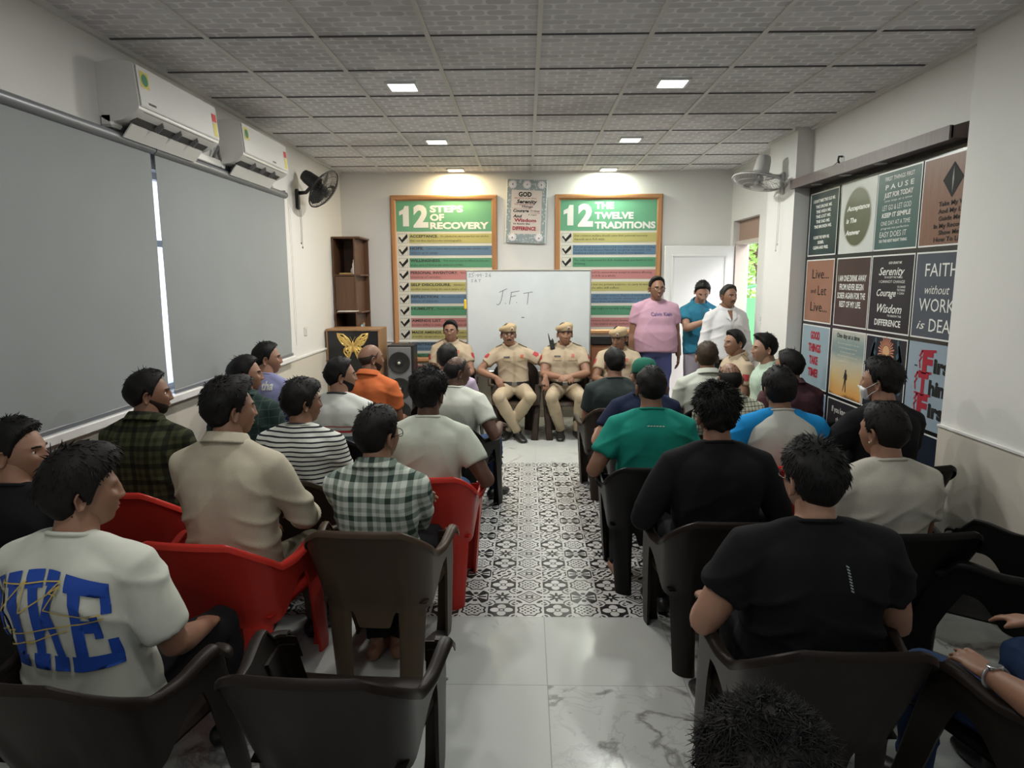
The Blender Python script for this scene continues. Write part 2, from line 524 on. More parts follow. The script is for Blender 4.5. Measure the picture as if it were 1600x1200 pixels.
# the unseen wall behind the camera, with a small window added for fill light
structure(wall_with_hole('y', YF, -.2, XL - .2, NX + .2, [(-.5, .6, 1.2, 2.1)]), 'wall_front', M_WALL)

# dado: a slightly proud lower band with a ledge
ZD = 0.965
mb = MB()
mb.box((XL + .006, (YF + YB) / 2, ZD / 2), (.012, YB - YF, ZD))
mb.box(((XL + XR) / 2, YB - .006, ZD / 2), (XR - XL, .012, ZD))
mb.box((XR - .006, (PY1 + DY0) / 2, ZD / 2), (.012, DY0 - PY1, ZD))
mb.box((NX - .006, (YF + NY) / 2, .90 / 2), (.012, NY - YF, .90))
structure(mb, 'trim_4', M_DADO)
mb = MB()
mb.box((XL + .012, (WY1 + .15 + YB) / 2, ZD + .008), (.024, YB - WY1 - .15, .016))
mb.box(((XL + XR) / 2, YB - .012, ZD + .008), (XR - XL, .024, .016))
mb.box((NX - .010, (YF + NY) / 2, .905), (.020, NY - YF, .012))
structure(mb, 'trim_5', M_WHITE)
# white window sill
structure(MB().box((XL + .035, (WY0 - .1 + WY1 + .15) / 2, 1.000), (.07, WY1 - WY0 + .25, .05), bev=.006), 'trim_6', M_WHITE)
# skirting
mb = MB()
mb.box((XL + .020, (YF + YB) / 2, .05), (.016, YB - YF, .10)); mb.box(((XL + XR) / 2, YB - .020, .05), (XR - XL, .016, .10))
mb.box((NX - .020, (YF + NY) / 2, .05), (.016, NY - YF, .10))
structure(mb, 'baseboard_all', mat('skirting', (0.42, 0.40, 0.37), 0.4))

# window behind the blinds: frame, mullions, glass
M_ALU = mat('window_frame', (0.62, 0.63, 0.66), 0.4)
mb = MB()
for y in np.linspace(WY0, WY1, 7): mb.box((XL - .10, y, (WZ0 + WZ1) / 2), (.05, .05, WZ1 - WZ0))
for z in (WZ0 + .02, WZ0 + .95, WZ1 - .02): mb.box((XL - .10, (WY0 + WY1) / 2, z), (.05, WY1 - WY0, .04))
w = structure(mb, 'window_1', M_ALU)
gm = bpy.data.materials.new('window_glass'); gm.use_nodes = True
_nt = gm.node_tree; _nt.nodes.clear()
_o = _nt.nodes.new('ShaderNodeOutputMaterial'); _t = _nt.nodes.new('ShaderNodeBsdfTransparent'); _g = _nt.nodes.new('ShaderNodeBsdfGlossy'); _x = _nt.nodes.new('ShaderNodeMixShader')
_t.inputs[0].default_value = (0.92, 0.94, 1, 1); _g.inputs['Roughness'].default_value = 0.02; _x.inputs[0].default_value = 0.06
_nt.links.new(_t.outputs[0], _x.inputs[1]); _nt.links.new(_g.outputs[0], _x.inputs[2]); _nt.links.new(_x.outputs[0], _o.inputs[0])
M_GLASS = gm
MB().box((XL - .115, (WY0 + WY1) / 2, (WZ0 + WZ1) / 2), (.006, WY1 - WY0, WZ1 - WZ0)).build('pane', M_GLASS, w)
# frame and pane of the added fill-light window behind the camera
mb = MB()
for x in (-.48, .05, .58): mb.box((x, YF - .1, 1.65), (.05, .05, .9))
for z in (1.22, 2.08): mb.box((.05, YF - .1, z), (1.1, .05, .05))
w = structure(mb, 'window_added', M_ALU)
MB().box((.05, YF - .12, 1.65), (1.1, .006, .9)).build('pane', M_GLASS, w)

# doorway: reveal lining, brown transom board, frame; white leaf folded back on the back wall
mb = MB()
mb.box((XR + .10, DY0 + .02, 1.08), (.14, .04, 2.16)); mb.box((XR + .10, DY1 - .02, 1.08), (.14, .04, 2.16)); mb.box((XR + .10, (DY0 + DY1) / 2, 2.17), (.14, DY1 - DY0, .04))
d1 = structure(mb, 'door_1', mat('door_frame_paint', (0.50, 0.43, 0.38), 0.5))
MB().box((XR + .10, (DY0 + DY1) / 2, 2.31), (.05, DY1 - DY0, .24)).build('transom', mat('transom_board', (0.33, 0.22, 0.17), 0.6), d1)
leaf = empty('door_leaf', (2.11, YB - .10, 0), 0, 'white panelled door leaf folded back against the back wall by the doorway', 'door')
mb = MB().box((0, 0, 1.075), (.84, .036, 2.13), bev=.004)
mb.build('panel', M_WHITE, leaf)
mb = MB()
for (c, d) in (((0, -.024, 2.02), (.66, .014, .022)), ((0, -.024, .24), (.66, .014, .022)), ((-.32, -.024, 1.13), (.022, .014, 1.78)), ((.32, -.024, 1.13), (.022, .014, 1.78))):
    mb.box(c, d, bev=.003)
mb.build('moulding', mat('moulding_white', (0.66, 0.65, 0.64), 0.4), leaf)
mb = MB().tube([(-.37, -.02, 1.02), (-.37, -.06, 1.02), (-.27, -.06, 1.02)], .009, 10)
mb.build('handle', mat('steel', (0.55, 0.55, 0.55), 0.3, 1.0), leaf)

# outdoors seen through the doorway: ground, a green gate and a leafy hedge
structure(MB().box((12, 10, -.08), (18.6, 40, .1)), 'ground', mat('paving', (0.45, 0.44, 0.40), 0.8))
structure(MB().box((-14, 4, -.08), (23, 40, .1)), 'ground_yard', mat('paving', (0.45, 0.44, 0.40), 0.8))
def leafcol(nt):
    n = noisetex(nt, None, 9.0, 2.0)
    return mixc(nt, n, (0.16, 0.40, 0.05), (0.55, 0.70, 0.20))
M_LEAF = mat('leaf', rough=0.5, build=leafcol)
M_BARK = mat('bark', (0.16, 0.10, 0.06), 0.9)
def tree(name, x, y, h, rr, seed, label):
    rn = random.Random(seed)
    t = empty(name, (x, y, -.03), 0, label, 'tree')
    mb = MB().tube([(0, 0, 0), (.05, .03, h * .35), (-.04, 0, h * .6), (0, .02, h * .85)], [.09, .075, .05, .02], 10)
    for k in range(7):
        a = rn.random() * 6.28; z = h * (.3 + .08 * k)
        mb.tube([(0, 0, z), (rr * .4 * math.cos(a), rr * .4 * math.sin(a), z + .25), (rr * .75 * math.cos(a), rr * .75 * math.sin(a), z + .4)], [.035, .022, .008], 7)
    mb.build('trunk', M_BARK, t, smooth=True)
    mb = MB()
    for k in range(2600):
        while True:
            p = np.array([rn.uniform(-1, 1) for _ in range(3)])
            if .25 < p.dot(p) < 1: break
        c = p * np.array([rr, rr, h * .45]) + np.array([0, 0, h * .58])
        d = np.array([rn.gauss(0, 1) for _ in range(3)]); d /= np.linalg.norm(d)
        e = np.cross(d, [rn.gauss(0, 1) for _ in range(3)]); e /= np.linalg.norm(e)
        L = rn.uniform(.06, .11); W = L * .42; nn = np.cross(d, e) * .012
        mb.add([c - d * L, c + e * W + nn, c + d * L, c - e * W + nn], [(0, 1, 2), (0, 2, 3)])
    tag(mb.build('foliage', M_LEAF, t), kind='stuff')
tree('leafy_tree', 4.6, 13.6, 3.6, 1.5, 1, 'bright green leafy tree outdoors seen through the open doorway, nearer')
tree('leafy_tree', 6.4, 16.6, 4.6, 2.0, 2, 'taller green tree outdoors beyond the first, seen through the doorway')
g = empty('garden_gate', (3.9, 11.6, -.03), rad(-20), 'solid bright green gate leaf outdoors in the doorway view', 'gate')
M_GATE = mat('gate_green', (0.16, 0.55, 0.20), 0.5)
MB().box((0, 0, .75), (1.0, .04, 1.4)).tube([(-.5, 0, 1.45), (-.3, 0, 1.6), (0, 0, 1.66), (.3, 0, 1.6), (.5, 0, 1.45)], .03, 8).build('panel', M_GATE, g)
for x in (-.52, .52): MB().box((x, 0, .8), (.06, .06, 1.6)).build('post', M_GATE, g)

# ------------------------------------------------------------------ ceiling downlights
M_LAMP = {}
for i, (x, y, wt, c) in enumerate(DOWN):
    vis = i < 6
    desc = ['nearest left', 'nearest right', 'middle left', 'middle right', 'far left warm', 'far right'][i] if vis else None
    lab = [ 'square lit ceiling downlight above the left seats, largest on the left side', 'square lit ceiling downlight above the right seats, largest on the right side',
            'square lit ceiling downlight in the middle of the left row, between two others', 'square lit ceiling downlight in the middle of the right row, between two others',
            'warm glowing ceiling downlight over the 12 steps board', 'pale greenish ceiling downlight over the twelve traditions board'][i] if vis else 'square ceiling downlight over the rear seats, unseen, added for fill light'
    t = empty('ceiling_downlight', (x, y, ZC), 0, lab, 'ceiling light', 'square ceiling downlights')
    mb = MB()
    for (cx, cy, dx, dy) in ((0, .098, .215, .02), (0, -.098, .215, .02), (.098, 0, .02, .176), (-.098, 0, .02, .176)):
        mb.box((cx, cy, -.011), (dx, dy, .018), bev=.003)
    mb.build('frame', mat('downlight_rim', (0.7, 0.7, 0.68), 0.4), t)
    key = 'downlight_glow_%d' % i
    MB().box((0, 0, -.006), (.176, .176, .008)).build('diffuser', mat(key, (0.9, 0.9, 0.9), 0.5, emit=c, estr=9.0), t)
    ld = bpy.data.lights.new('downlight', 'AREA'); ld.shape = 'SQUARE'; ld.size = .17; ld.energy = wt; ld.color = c
    lo = bpy.data.objects.new('downlight_lamp', ld); COL.objects.link(lo); lo.parent = t; lo.location = (0, 0, -.022)
# ------------------------------------------------------------------ blinds
M_BLIND = mat('blind_fabric', rough=0.8, build=lambda nt: mixc(nt, noisetex(nt, None, 1.5, 4.0), (0.225, 0.245, 0.245), (0.28, 0.30, 0.30)), bump=(140, .08, .004))
M_TUBE = mat('blind_tube', (0.20, 0.21, 0.225), 0.35, 0.3)
def blind(label, y0, y1, skew):
    t = empty('roller_blind', (XL + .03, (y0 + y1) / 2, 0), 0, label, 'blind', 'grey roller blinds on the left wall')
    h = (y1 - y0) / 2
    MB().tube([(.012, -h, 2.525), (.012, h, 2.525)], .030, 20).build('roller_tube', M_TUBE, t, auto=40)
    n, k = 40, 24
    G = np.zeros((k, n, 3))
    for i in range(k):
        z = 2.51 + (1.052 - 2.51) * i / (k - 1)
        f = i / (k - 1)
        ya, yb = -h + .02 + skew[0] * f, h - .02 + skew[1] * f
        ys = np.linspace(ya, yb, n)
        G[i, :, 0] = .012 + .006 * np.sin(ys * 2.3 + z) * f + .010 * np.exp(-((ys - ya - .3) / .25) ** 2) * f * np.sin(z * 5) + .006 * np.sin(ys * 7 - z * 4) * f ** 3
        G[i, :, 1] = ys; G[i, :, 2] = z
    G2 = G.copy(); G2[:, :, 0] -= .0015
    mb = MB().grid(G).grid(G2, flip=True)
    mb.build('fabric', M_BLIND, t, smooth=True)
    MB().box((.012, (skew[0] + skew[1]) / 2, 1.040), (.016, 2 * h - .04, .026), bev=.005).build('bottom_rail', M_TUBE, t)
    for s in (-1, 1): MB().box((-.008, s * (h + .006), 2.535), (.05, .012, .07), bev=.004).build('bracket', M_TUBE, t)
    return t
bA = blind('wide grey roller blind nearest the camera, left of the bright slit', 1.0, 4.172, (0, .0))
bB = blind('grey roller blind beyond the bright slit, under the two air conditioners', 4.182, 6.44, (-.01 + .03, 0))
MB().tube([(.035, 1.135, 2.50), (.04, 1.14, 1.9), (.036, 1.142, 1.3), (.04, 1.15, 1.12), (.046, 1.162, 1.3), (.042, 1.16, 2.50)], .0025, 6).build('chain', M_WHITE, bB)

# ------------------------------------------------------------------ split air conditioners
M_AC = mat('ac_plastic', (0.64, 0.64, 0.61), 0.35)
M_ACD = mat('ac_dark', (0.035, 0.035, 0.035), 0.5)
M_ACG = mat('ac_grey', (0.14, 0.14, 0.14), 0.5)
M_YEL = mat('sticker_yellow', (0.62, 0.55, 0.10), 0.5)
M_GRN = mat('sticker_green', (0.03, 0.20, 0.10), 0.5)
M_RED = mat('sticker_red', (0.55, 0.04, 0.04), 0.5)
def air_con(y0, y1, label):
    L = y1 - y0
    t = empty('air_conditioner', (XL, y0, 2.58), 0, label, 'air conditioner', 'split air conditioners on the left wall')
    prof = [(.0, .04), (.0, .31), (.10, .325), (.185, .315), (.205, .30), (.222, .10), (.218, .075), (.19, .05), (.12, .018), (.05, .01)]
    # body: side profile run along the wall
    mb = MB(); n = len(prof)
    V = [(x, y, z) for y in (0, L) for x, z in prof]
    F = [tuple(range(n)), tuple(range(2 * n - 1, n - 1, -1))] + [(i, i + n, (i + 1) % n + n, (i + 1) % n) for i in range(n)]
    mb.add(V, F); o = mb.build('body', M_AC, t, auto=30)
    # front panel
    mb = MB(); P = [(.209, .303), (.214, .302), (.231, .098), (.226, .090)]
    V = [(x, y, z) for y in (.012, L - .012) for x, z in P]
    mb.add(V, [(0, 1, 2, 3), (7, 6, 5, 4)] + [(i, i + 4, (i + 1) % 4 + 4, (i + 1) % 4) for i in range(4)])
    mb.build('front_panel', mat('ac_panel', (0.70, 0.70, 0.68), 0.22), t, auto=30)
    # outlet slot with vanes
    mb = MB()
    V = [(x, y, z) for y in (.06, L - .06) for x, z in ((.213, .070), (.208, .084), (.13, .026), (.135, .016))]
    mb.add(V, [(0, 1, 2, 3), (7, 6, 5, 4)] + [(i, i + 4, (i + 1) % 4 + 4, (i + 1) % 4) for i in range(4)])
    mb.build('air_outlet', M_ACD, t)
    for k in range(1, 4):
        y = .06 + (L - .12) * k / 4
        MB().add([(.20, y, .062), (.15, y, .028), (.165, y + .004, .0), (.205, y + .004, .035), (.20, y + .012, .062), (.15, y + .012, .028), (.165, y + .012, .0), (.205, y + .012, .035)],
                 [(0, 1, 2, 3), (7, 6, 5, 4), (0, 4, 5, 1), (1, 5, 6, 2), (2, 6, 7, 3), (3, 7, 4, 0)]).build('vane', M_ACG, t)
    mb = MB()
    V = [(x, y, z) for y in (.07, L - .07) for x, z in ((.135, .010), (.130, .016), (.075, -.055), (.082, -.058))]
    mb.add(V, [(0, 1, 2, 3), (7, 6, 5, 4)] + [(i, i + 4, (i + 1) % 4 + 4, (i + 1) % 4) for i in range(4)])
    mb.build('louvre', M_AC, t)
    def on(z): return .2145 + (.302 - z) / .204 * .017
    def sticker(nm, y, z, w, h, m):
        return MB().add([(on(z - h / 2) + .001, y - w / 2, z - h / 2), (on(z - h / 2) + .001, y + w / 2, z - h / 2), (on(z + h / 2) + .001, y + w / 2, z + h / 2), (on(z + h / 2) + .001, y - w / 2, z + h / 2)], [(0, 1, 2, 3)]).build(nm, m, t)
    s = sticker('warranty_sticker', .075, .235, .085, .085, M_YEL)
    mb = MB(); mb.add([(on(.235 + .032 * math.sin(a)) + .002, .075 + .032 * math.cos(a), .235 + .032 * math.sin(a)) for a in np.linspace(0, 6.28, 20, endpoint=False)], [tuple(range(20))]); mb.build('emblem', M_GRN, s)
    s = sticker('energy_label', L - .055, .225, .06, .05, M_RED); sticker('rating_label', L - .055, .150, .05, .085, M_YEL)
    mb = MB(); yb = L * (.09 if y0 < 5 else .60)
    for k in range(7): mb.add([(on(.118) + .002, yb + .011 * k, .112), (on(.118) + .002, yb + .011 * k + .008, .112), (on(.128) + .002, yb + .011 * k + .008, .124), (on(.128) + .002, yb + .011 * k, .124)], [(0, 1, 2, 3)])
    mb.build('badge', M_ACD, t)
    return t
air_con(3.75, 4.70, 'white split air conditioner nearest the camera, left of the other, over the blinds')
air_con(5.10, 6.03, 'white split air conditioner farther down the wall, next to the black fan')
# white pipe trunking between them along the wall
p = empty('pipe_trunking', (XL, 0, 0), 0, 'white pipe trunking running along the wall under the air conditioners', 'trunking')
MB().box((.025, 4.55, 2.590), (.05, 1.15, .05), bev=.006).build('cover', M_AC, p)
MB().box((.027, 5.75, 2.585), (.046, .80, .045), bev=.006).build('cover', M_AC, p)
MB().box((.030, 5.13, 2.588), (.056, .05, .056), bev=.006).build('joint', M_AC, p)
MB().box((.035, 3.80, 2.600), (.07, .10, .07), bev=.012).build('elbow', M_AC, p)
MB().tube([(.03, 5.02, 2.62), (.06, 5.05, 2.70), (.04, 5.09, 2.66), (.05, 5.11, 2.60)], .010, 8).build('hose', M_ACG, p, smooth=True)

# ------------------------------------------------------------------ wall fans
M_BLK = mat('black_plastic', (0.012, 0.012, 0.013), 0.4)
M_FANG = mat('grey_fan_plastic', (0.42, 0.41, 0.40), 0.45)
def wall_fan(loc, wall_n, axis, R, m, label, arm, cordlen, motor_len=.17):
    """axis: direction the fan blows; arm: wall point to motor centre; all relative to loc"""
    t = empty('wall_fan', loc, 0, label, 'fan')
    n = Vector(wall_n); ax = Vector(axis).normalized(); c = Vector(arm)
    side = Vector((0, 1, 0))
    mb = MB(); mb.box((n.x * .015, 0, -.01), (.03, .075, .20), bev=.012); mb.build('wall_mount', m, t)
    mb = MB().tube([n * .03 + Vector((0, 0, .05)), n * .10 + Vector((0, 0, .055)), c * .72 + Vector((0, 0, .01)), c * .9], [.020, .018, .020, .024], 12); mb.build('arm', m, t, smooth=True)
    Rm = ax.to_track_quat('Z', 'Y').to_matrix().to_4x4(); Rm.translation = c
    mb = MB(); tmp = MB().lathe([(.02, -motor_len), (.055, -motor_len + .005), (.066, -motor_len * .7), (.070, -.04), (.072, .0), (.05, .02)], n=24)
    mb.addmb(tmp, Rm); mb.build('motor_housing', m, t, auto=40)
    # cage: two rings and radial wires front and back
    tmp = MB()
    D = .085
    def ring(r, z, w): tmp.tube([(r * math.cos(a), r * math.sin(a), z) for a in np.linspace(0, 2 * PI, 48, endpoint=False)], w, 6, closed=True)
    ring(R, D, .007)
    for rr, zz in ((R * .80, D - .035), (R * .55, D - .055)): ring(rr, zz, .0018)
    for rr, zz in ((R * .80, D + .035), (R * .55, D + .052), (R * .28, D + .058)): ring(rr, zz, .0018)
    for k in range(44):
        a = 2 * PI * k / 44; ca, sa = math.cos(a), math.sin(a)
        for sgn, zz in ((-1, (.0, -.035, -.055, -.06)), (1, (.0, .035, .052, .058))):
            tmp.tube([(q * ca, q * sa, D + z_) for q, z_ in zip((R, R * .8, R * .55, R * .26), zz)], .0016, 4)
    tmp.lathe([(.001, D + .055), (R * .27, D + .056), (R * .27, D + .060), (.001, D + .064)], n=24)
    mb = MB().addmb(tmp, Rm); mb.build('cage', m, t, smooth=True)
    bl = MB()
    for k in range(3):
        a0 = 2 * PI * k / 3; G = []
        for i in range(9):
            q = R * (.14 + .76 * i / 8); w = R * (.20 + .32 * math.sin(PI * min(1, i / 7.5)) ** .8)
            row = []
            for j in range(7):
                s = (j / 6 - .5) * w * 2; a = a0 + s / max(q, .05) * .75
                row.append((q * math.cos(a), q * math.sin(a), D + s * .30))
            G.append(row)
        G = np.array(G); G2 = G.copy(); G2[:, :, 2] -= .003
        bl.grid(G).grid(G2, flip=True)
    bl.lathe([(.005, D - .04), (.036, D - .04), (.036, D + .03), (.02, D + .04)], n=20)
    mb = MB().addmb(bl, Rm); mb.build('blades', m, t, smooth=True)
    for k, dl in ((0, cordlen), (1, cordlen * 1.12)):
        x = n.x * (.035 + .0 * k); y = -.02 + .035 * k
        mb = MB().tube([(x, y, -.10), (x + .003, y, -.10 - dl * .5), (x, y + .004, -.10 - dl)], .0018, 6).ell((x, y + .004, -.10 - dl), (.006, .006, .012), 8, 6)
        mb.build('pull_cord', m, t, smooth=True)
    return t
wall_fan((XL, 6.88, 2.55), (1, 0, 0), (.80, -.15, -.58), .205, M_BLK, 'black wall fan on the left wall past the air conditioners', (.22, -.02, .13), .34)
wall_fan((PX, 6.47, 2.62), (-1, 0, 0), (-.22, -.10, -.97), .235, M_FANG, 'light grey wall fan tilted down on the far pillar', (-.215, .0, .09), .46, .15)

# ------------------------------------------------------------------ switch plates
def plate(loc, n, w, h, label, ngang=1):
    t = empty('switch_plate', loc, 0, label, 'switch')
    ex = abs(n[0]) > .5
    d = (.010, w, h) if ex else (w, .010, h)
    MB().box((n[0] * .005, n[1] * .005, 0), d, bev=.003).build('cover', mat('switch_white', (0.62, 0.60, 0.55), 0.4), t)
    for k in range(ngang):
        o = (k - (ngang - 1) / 2) * w / ngang
        c = (n[0] * .011, o, 0) if ex else (o, n[1] * .011, 0)
        MB().box(c, (.006, .028, .05) if ex else (.028, .006, .05), bev=.002).build('rocker', mat('switch_rocker', (0.50, 0.49, 0.46), 0.4), t)
plate((XL, 6.95, 1.22), (1, 0), .09, .09, 'small white switch plate on the left wall between blind and podium', 1)
plate((XR, 7.22, 1.32), (-1, 0), .17, .10, 'white switch plate on the right wall beside the doorway', 3)

# ------------------------------------------------------------------ wood things at the back
def woodcol(a, b, sc=3.0):
    def f(nt):
        x, y, z = objxyz(nt)
        n = noisetex(nt, comb(nt, x * 14.0, y * 14.0, z * 1.2), sc, 4.0, 0.6, 0.5)
        return mixc(nt, n, a, b)
    return f
M_WOOD = mat('brown_wood', rough=0.45, build=woodcol((0.055, 0.025, 0.012), (0.14, 0.068, 0.034)))
M_WOODR = mat('reddish_wood', rough=0.45, build=woodcol((0.20, 0.075, 0.035), (0.33, 0.14, 0.07)))
M_WOODL = mat('tan_wood', rough=0.45, build=woodcol((0.21, 0.11, 0.05), (0.34, 0.20, 0.10)))
sh = empty('corner_bookcase', (-2.115, 8.26, 0), 0, 'tall narrow brown wooden bookcase in the back left corner', 'bookcase')
# local x: -.165 .. .165, y: -.24 .. .24 ; the right hand end is an open rounded display side
for x in (-.157, .095): MB().box((x, .0, 1.12), (.016, .47, 2.24)).build('side_panel', M_WOOD, sh)
MB().box((-.03, .228, 1.12), (.25, .012, 2.22)).build('back_panel', M_WOOD, sh)
MB().box((.130, .215, 1.12), (.06, .014, 2.22)).build('end_panel', M_WOOD, sh)
MB().box((.0, 0, 2.236), (.34, .48, .022), bev=.004).build('top_board', M_WOOD, sh)
for z in (.10, .55, .97, 1.36, 1.80): MB().box((.0, 0, z), (.325, .46, .018), bev=.003).build('shelf_board', M_WOOD, sh)
MB().box((-.03, -.225, 1.585), (.23, .014, .40), bev=.003).build('cupboard_door', M_WOOD, sh)
M_PAPER = mat('paper', (0.62, 0.60, 0.55), 0.7)
def simple_thing(name, mb, m, label, cat, group=None, **k):
    return tag(mb.build(name, m, **k), label, cat, group)
simple_thing('jar', MB().lathe([(.02, 0), (.028, .004), (.028, .05), (.02, .06), (.02, .075)], (-2.06, 8.10, 1.810), 16), M_PAPER, 'small white jar on the top bookcase shelf', 'jar', smooth=True)
simple_thing('spray_bottle', MB().lathe([(.02, 0), (.022, .004), (.022, .12), (.012, .14), (.012, .17)], (-2.035, 8.06, 1.810), 16), mat('white_bottle', (0.7, 0.7, 0.7), 0.3), 'white slim bottle beside the jar on the top bookcase shelf', 'bottle', smooth=True)
simple_thing('book', MB().box((-2.13, 8.10, 1.819), (.16, .12, .018), bev=.002), mat('book_brown', (0.35, 0.22, 0.08), 0.6), 'yellowish brown book lying flat on the top bookcase shelf', 'book')
for k, (w, c) in enumerate(((.20, (0.6, 0.58, 0.55)), (.17, (0.5, 0.47, 0.42)))):
    simple_thing('paper_stack', MB().box((-2.15 + .01 * k, 8.12, .985 + .016 * k + .008), (w, .2, .014), rz=.1 * k, bev=.002), mat('paper%d' % k, c, 0.7),
                 ['lower pile of white papers on the lower bookcase shelf', 'upper pile of papers on the lower bookcase shelf'][k], 'papers')
simple_thing('helmet', MB().lathe([(.11, 0), (.115, .03), (.10, .09), (.06, .13), (.01, .145)], (-2.15, 8.12, 1.019), 20), M_BLK, 'round black cap lying on papers in the bookcase', 'cap', smooth=True)
for k in range(3):
    simple_thing('book', MB().box((-1.985 + .0 * k, 8.13 + .05 * k, .980 + .10 + .145 - .13), (.018 + .01 * (k == 1), .04, .22 + .02 * k), bev=.002), mat('book%d' % k, ((0.62, 0.6, 0.56), (0.12, 0.3, 0.42), (0.5, 0.28, 0.14))[k], 0.6),
                 ['white upright book at the open end of the bookcase', 'blue upright book at the open end of the bookcase', 'orange brown upright book at the open end of the bookcase'][k], 'book', 'books at the open end of the bookcase')
simple_thing('magazine', MB().box((-2.12, 8.08, 1.3775), (.22, .28, .012), rz=.05, bev=.002), M_PAPER, 'thin white magazine on the middle bookcase shelf', 'magazine')

# podium with a gold butterfly
pod = empty('podium', (-1.965, 7.80, 0), 0, 'black fronted wooden podium with a gold butterfly', 'podium')
for x in (-.295, .295): MB().box((x, .0, .59), (.02, .40, 1.18), bev=.003).build('side_panel', M_WOODL, pod)
MB().box((0, -.19, .59), (.57, .02, 1.16)).build('front_panel', mat('podium_black', (0.010, 0.010, 0.012), 0.25), pod)
MB().box((0, 0, 1.185), (.61, .42, .022), bev=.004).build('top_board', M_WOODL, pod)
M_GOLD = mat('gold_metal', (0.72, 0.50, 0.16), 0.35, 0.6)
bf = MB()
def wing(sx):
    # perforated wing: outer outline strip plus inner ribs, as thin bars
    out = [(0.012, .02), (.05, .085), (.11, .135), (.175, .145), (.165, .10), (.14, .055), (.115, .02), (.075, .0), (.10, -.03), (.105, -.065), (.08, -.11), (.05, -.14), (.035, -.10), (.012, -.04)]
    P = [(sx * x, -.206, 1.00 + z) for x, z in out]
    bf.tube(P, 0.009, 6, closed=True)
    hub = (sx * .014, -.206, 1.0)
    for k in (2, 3, 4, 5, 6, 8, 9, 10, 11): bf.tube([hub, ((P[k][0] + hub[0]) / 2, -.206, (P[k][2] + hub[2]) / 2 + .004), P[k]], [.008, .009, .008], 6)
    for f in (.45, .72):
        Q = [(hub[0] + (p[0] - hub[0]) * f, -.206, hub[2] + (p[2] - hub[2]) * f) for p in P[1:7]]; bf.tube(Q, .008, 6)
        Q = [(hub[0] + (p[0] - hub[0]) * f, -.206, hub[2] + (p[2] - hub[2]) * f) for p in P[8:13]]; bf.tube(Q, .008, 6)
    # solid patches between ribs leave only slots of black
    f0 = Flat((0, -.2045, 1.0), (1, 0, 0), (0, -1, 0))
    for k in (1, 3, 5, 8, 10):
        a, b = out[k], out[k + 1]
        f0.poly([(sx * a[0] * .8, a[1] * .8), (sx * a[0], a[1]), (sx * b[0], b[1]), (sx * b[0] * .8, b[1] * .8)][::int(sx)], 0, 0.0)
    bf.addmb(f0.get('p'))
wing(1); wing(-1)
bf.tube([(0, -.208, .93), (0, -.208, .97), (0, -.208, 1.03), (0, -.208, 1.06)], [.004, .011, .010, .006], 8)
bf.tube([(0, -.208, 1.05), (.02, -.208, 1.09), (.03, -.208, 1.11)], .002, 5).tube([(0, -.208, 1.05), (-.02, -.208, 1.09), (-.03, -.208, 1.11)], .002, 5)
bf.build('butterfly', M_GOLD, pod, smooth=True)
fl = Flat((-.24, -.202, .80), (1, 0, 0), (0, -1, 0)); fl.text('P', 0, .04, 0, .055, 0, 0, bold=.03); fl.text('C', .40, .44, 0, .055, 0, 0, bold=.03)
fl.get('t').build('lettering', M_GOLD, pod)

# tower speaker
sp = empty('tower_speaker', (-1.46, 7.86, 0), 0, 'grey and black tower loudspeaker beside the podium', 'speaker')
MB().box((.01, 0, .50), (.30, .30, 1.0), bev=.008).build('cabinet', M_BLK, sp)
MB().box((0, -.155, .52), (.27, .02, .92), bev=.008).build('baffle', mat('speaker_grey', (0.15, 0.15, 0.155), 0.4), sp)
for z in (.80, .50, .22):
    mb = MB().lathe([(.122, 0), (.125, .012), (.108, .014), (.095, -.004 + .01), (.04, -.012 + .02), (.035, .024), (.012, .030)], n=32, axis='y')
    A = Matrix.Rotation(PI, 4, 'Z'); A.translation = Vector((0, -.165, z))
    MB().addmb(mb, A).build('woofer', mat('rubber_black', (0.010, 0.010, 0.010), 0.5), sp, auto=50)
    MB().ell((0, -.194, z), (.016, .008, .016), 12, 8).build('dust_cap', mat('dust_cap', (0.6, 0.58, 0.5), 0.3), sp, smooth=True)

# low cabinet with a black top behind the board
lc = empty('low_cabinet', (1.22, 8.30, 0), 0, 'low reddish wood cabinet with black top behind the officers', 'cabinet')
MB().box((0, 0, .49), (.86, .36, .94), bev=.004).build('body', M_WOODR, lc)
MB().box((0, -.01, 1.02), (.90, .40, .10), bev=.006).build('top_board', M_BLK, lc)
MB().box((0, -.183, .78), (.80, .012, .008)).build('groove', M_BLK, lc)
MB().box((0, -.01, .16), (.88, .38, .06)).build('plinth', M_BLK, lc)
# ------------------------------------------------------------------ framed boards, plaque, whiteboard, posters
def ink(name, c, rough=0.6): return mat('ink_' + name, c, rough, spec=.18)
K_BLACK = ink('black', (0.015, 0.015, 0.015)); K_WHITE = ink('white', (0.68, 0.68, 0.64)); K_CREAM = ink('cream', (0.62, 0.60, 0.52))
K_GREEN = ink('green', (0.13, 0.33, 0.20)); K_YEL = ink('yellow', (0.42, 0.385, 0.15)); K_BLUE = ink('blue', (0.115, 0.19, 0.28)); K_GRN2 = ink('green2', (0.095, 0.27, 0.155)); K_PINK = ink('pink', (0.46, 0.20, 0.19))
K_TXT = ink('text', (0.05, 0.05, 0.05)); K_GREY = ink('grey', (0.30, 0.30, 0.30)); K_RED = ink('red', (0.30, 0.02, 0.035))
M_FRAME = mat('frame_copper', rough=0.35, metal=0.35, build=woodcol((0.36, 0.17, 0.07), (0.48, 0.25, 0.11)))
INKS = [K_WHITE, K_BLACK, K_GREEN, K_YEL, K_BLUE, K_GRN2, K_PINK, K_TXT, K_CREAM, K_GREY, K_RED]
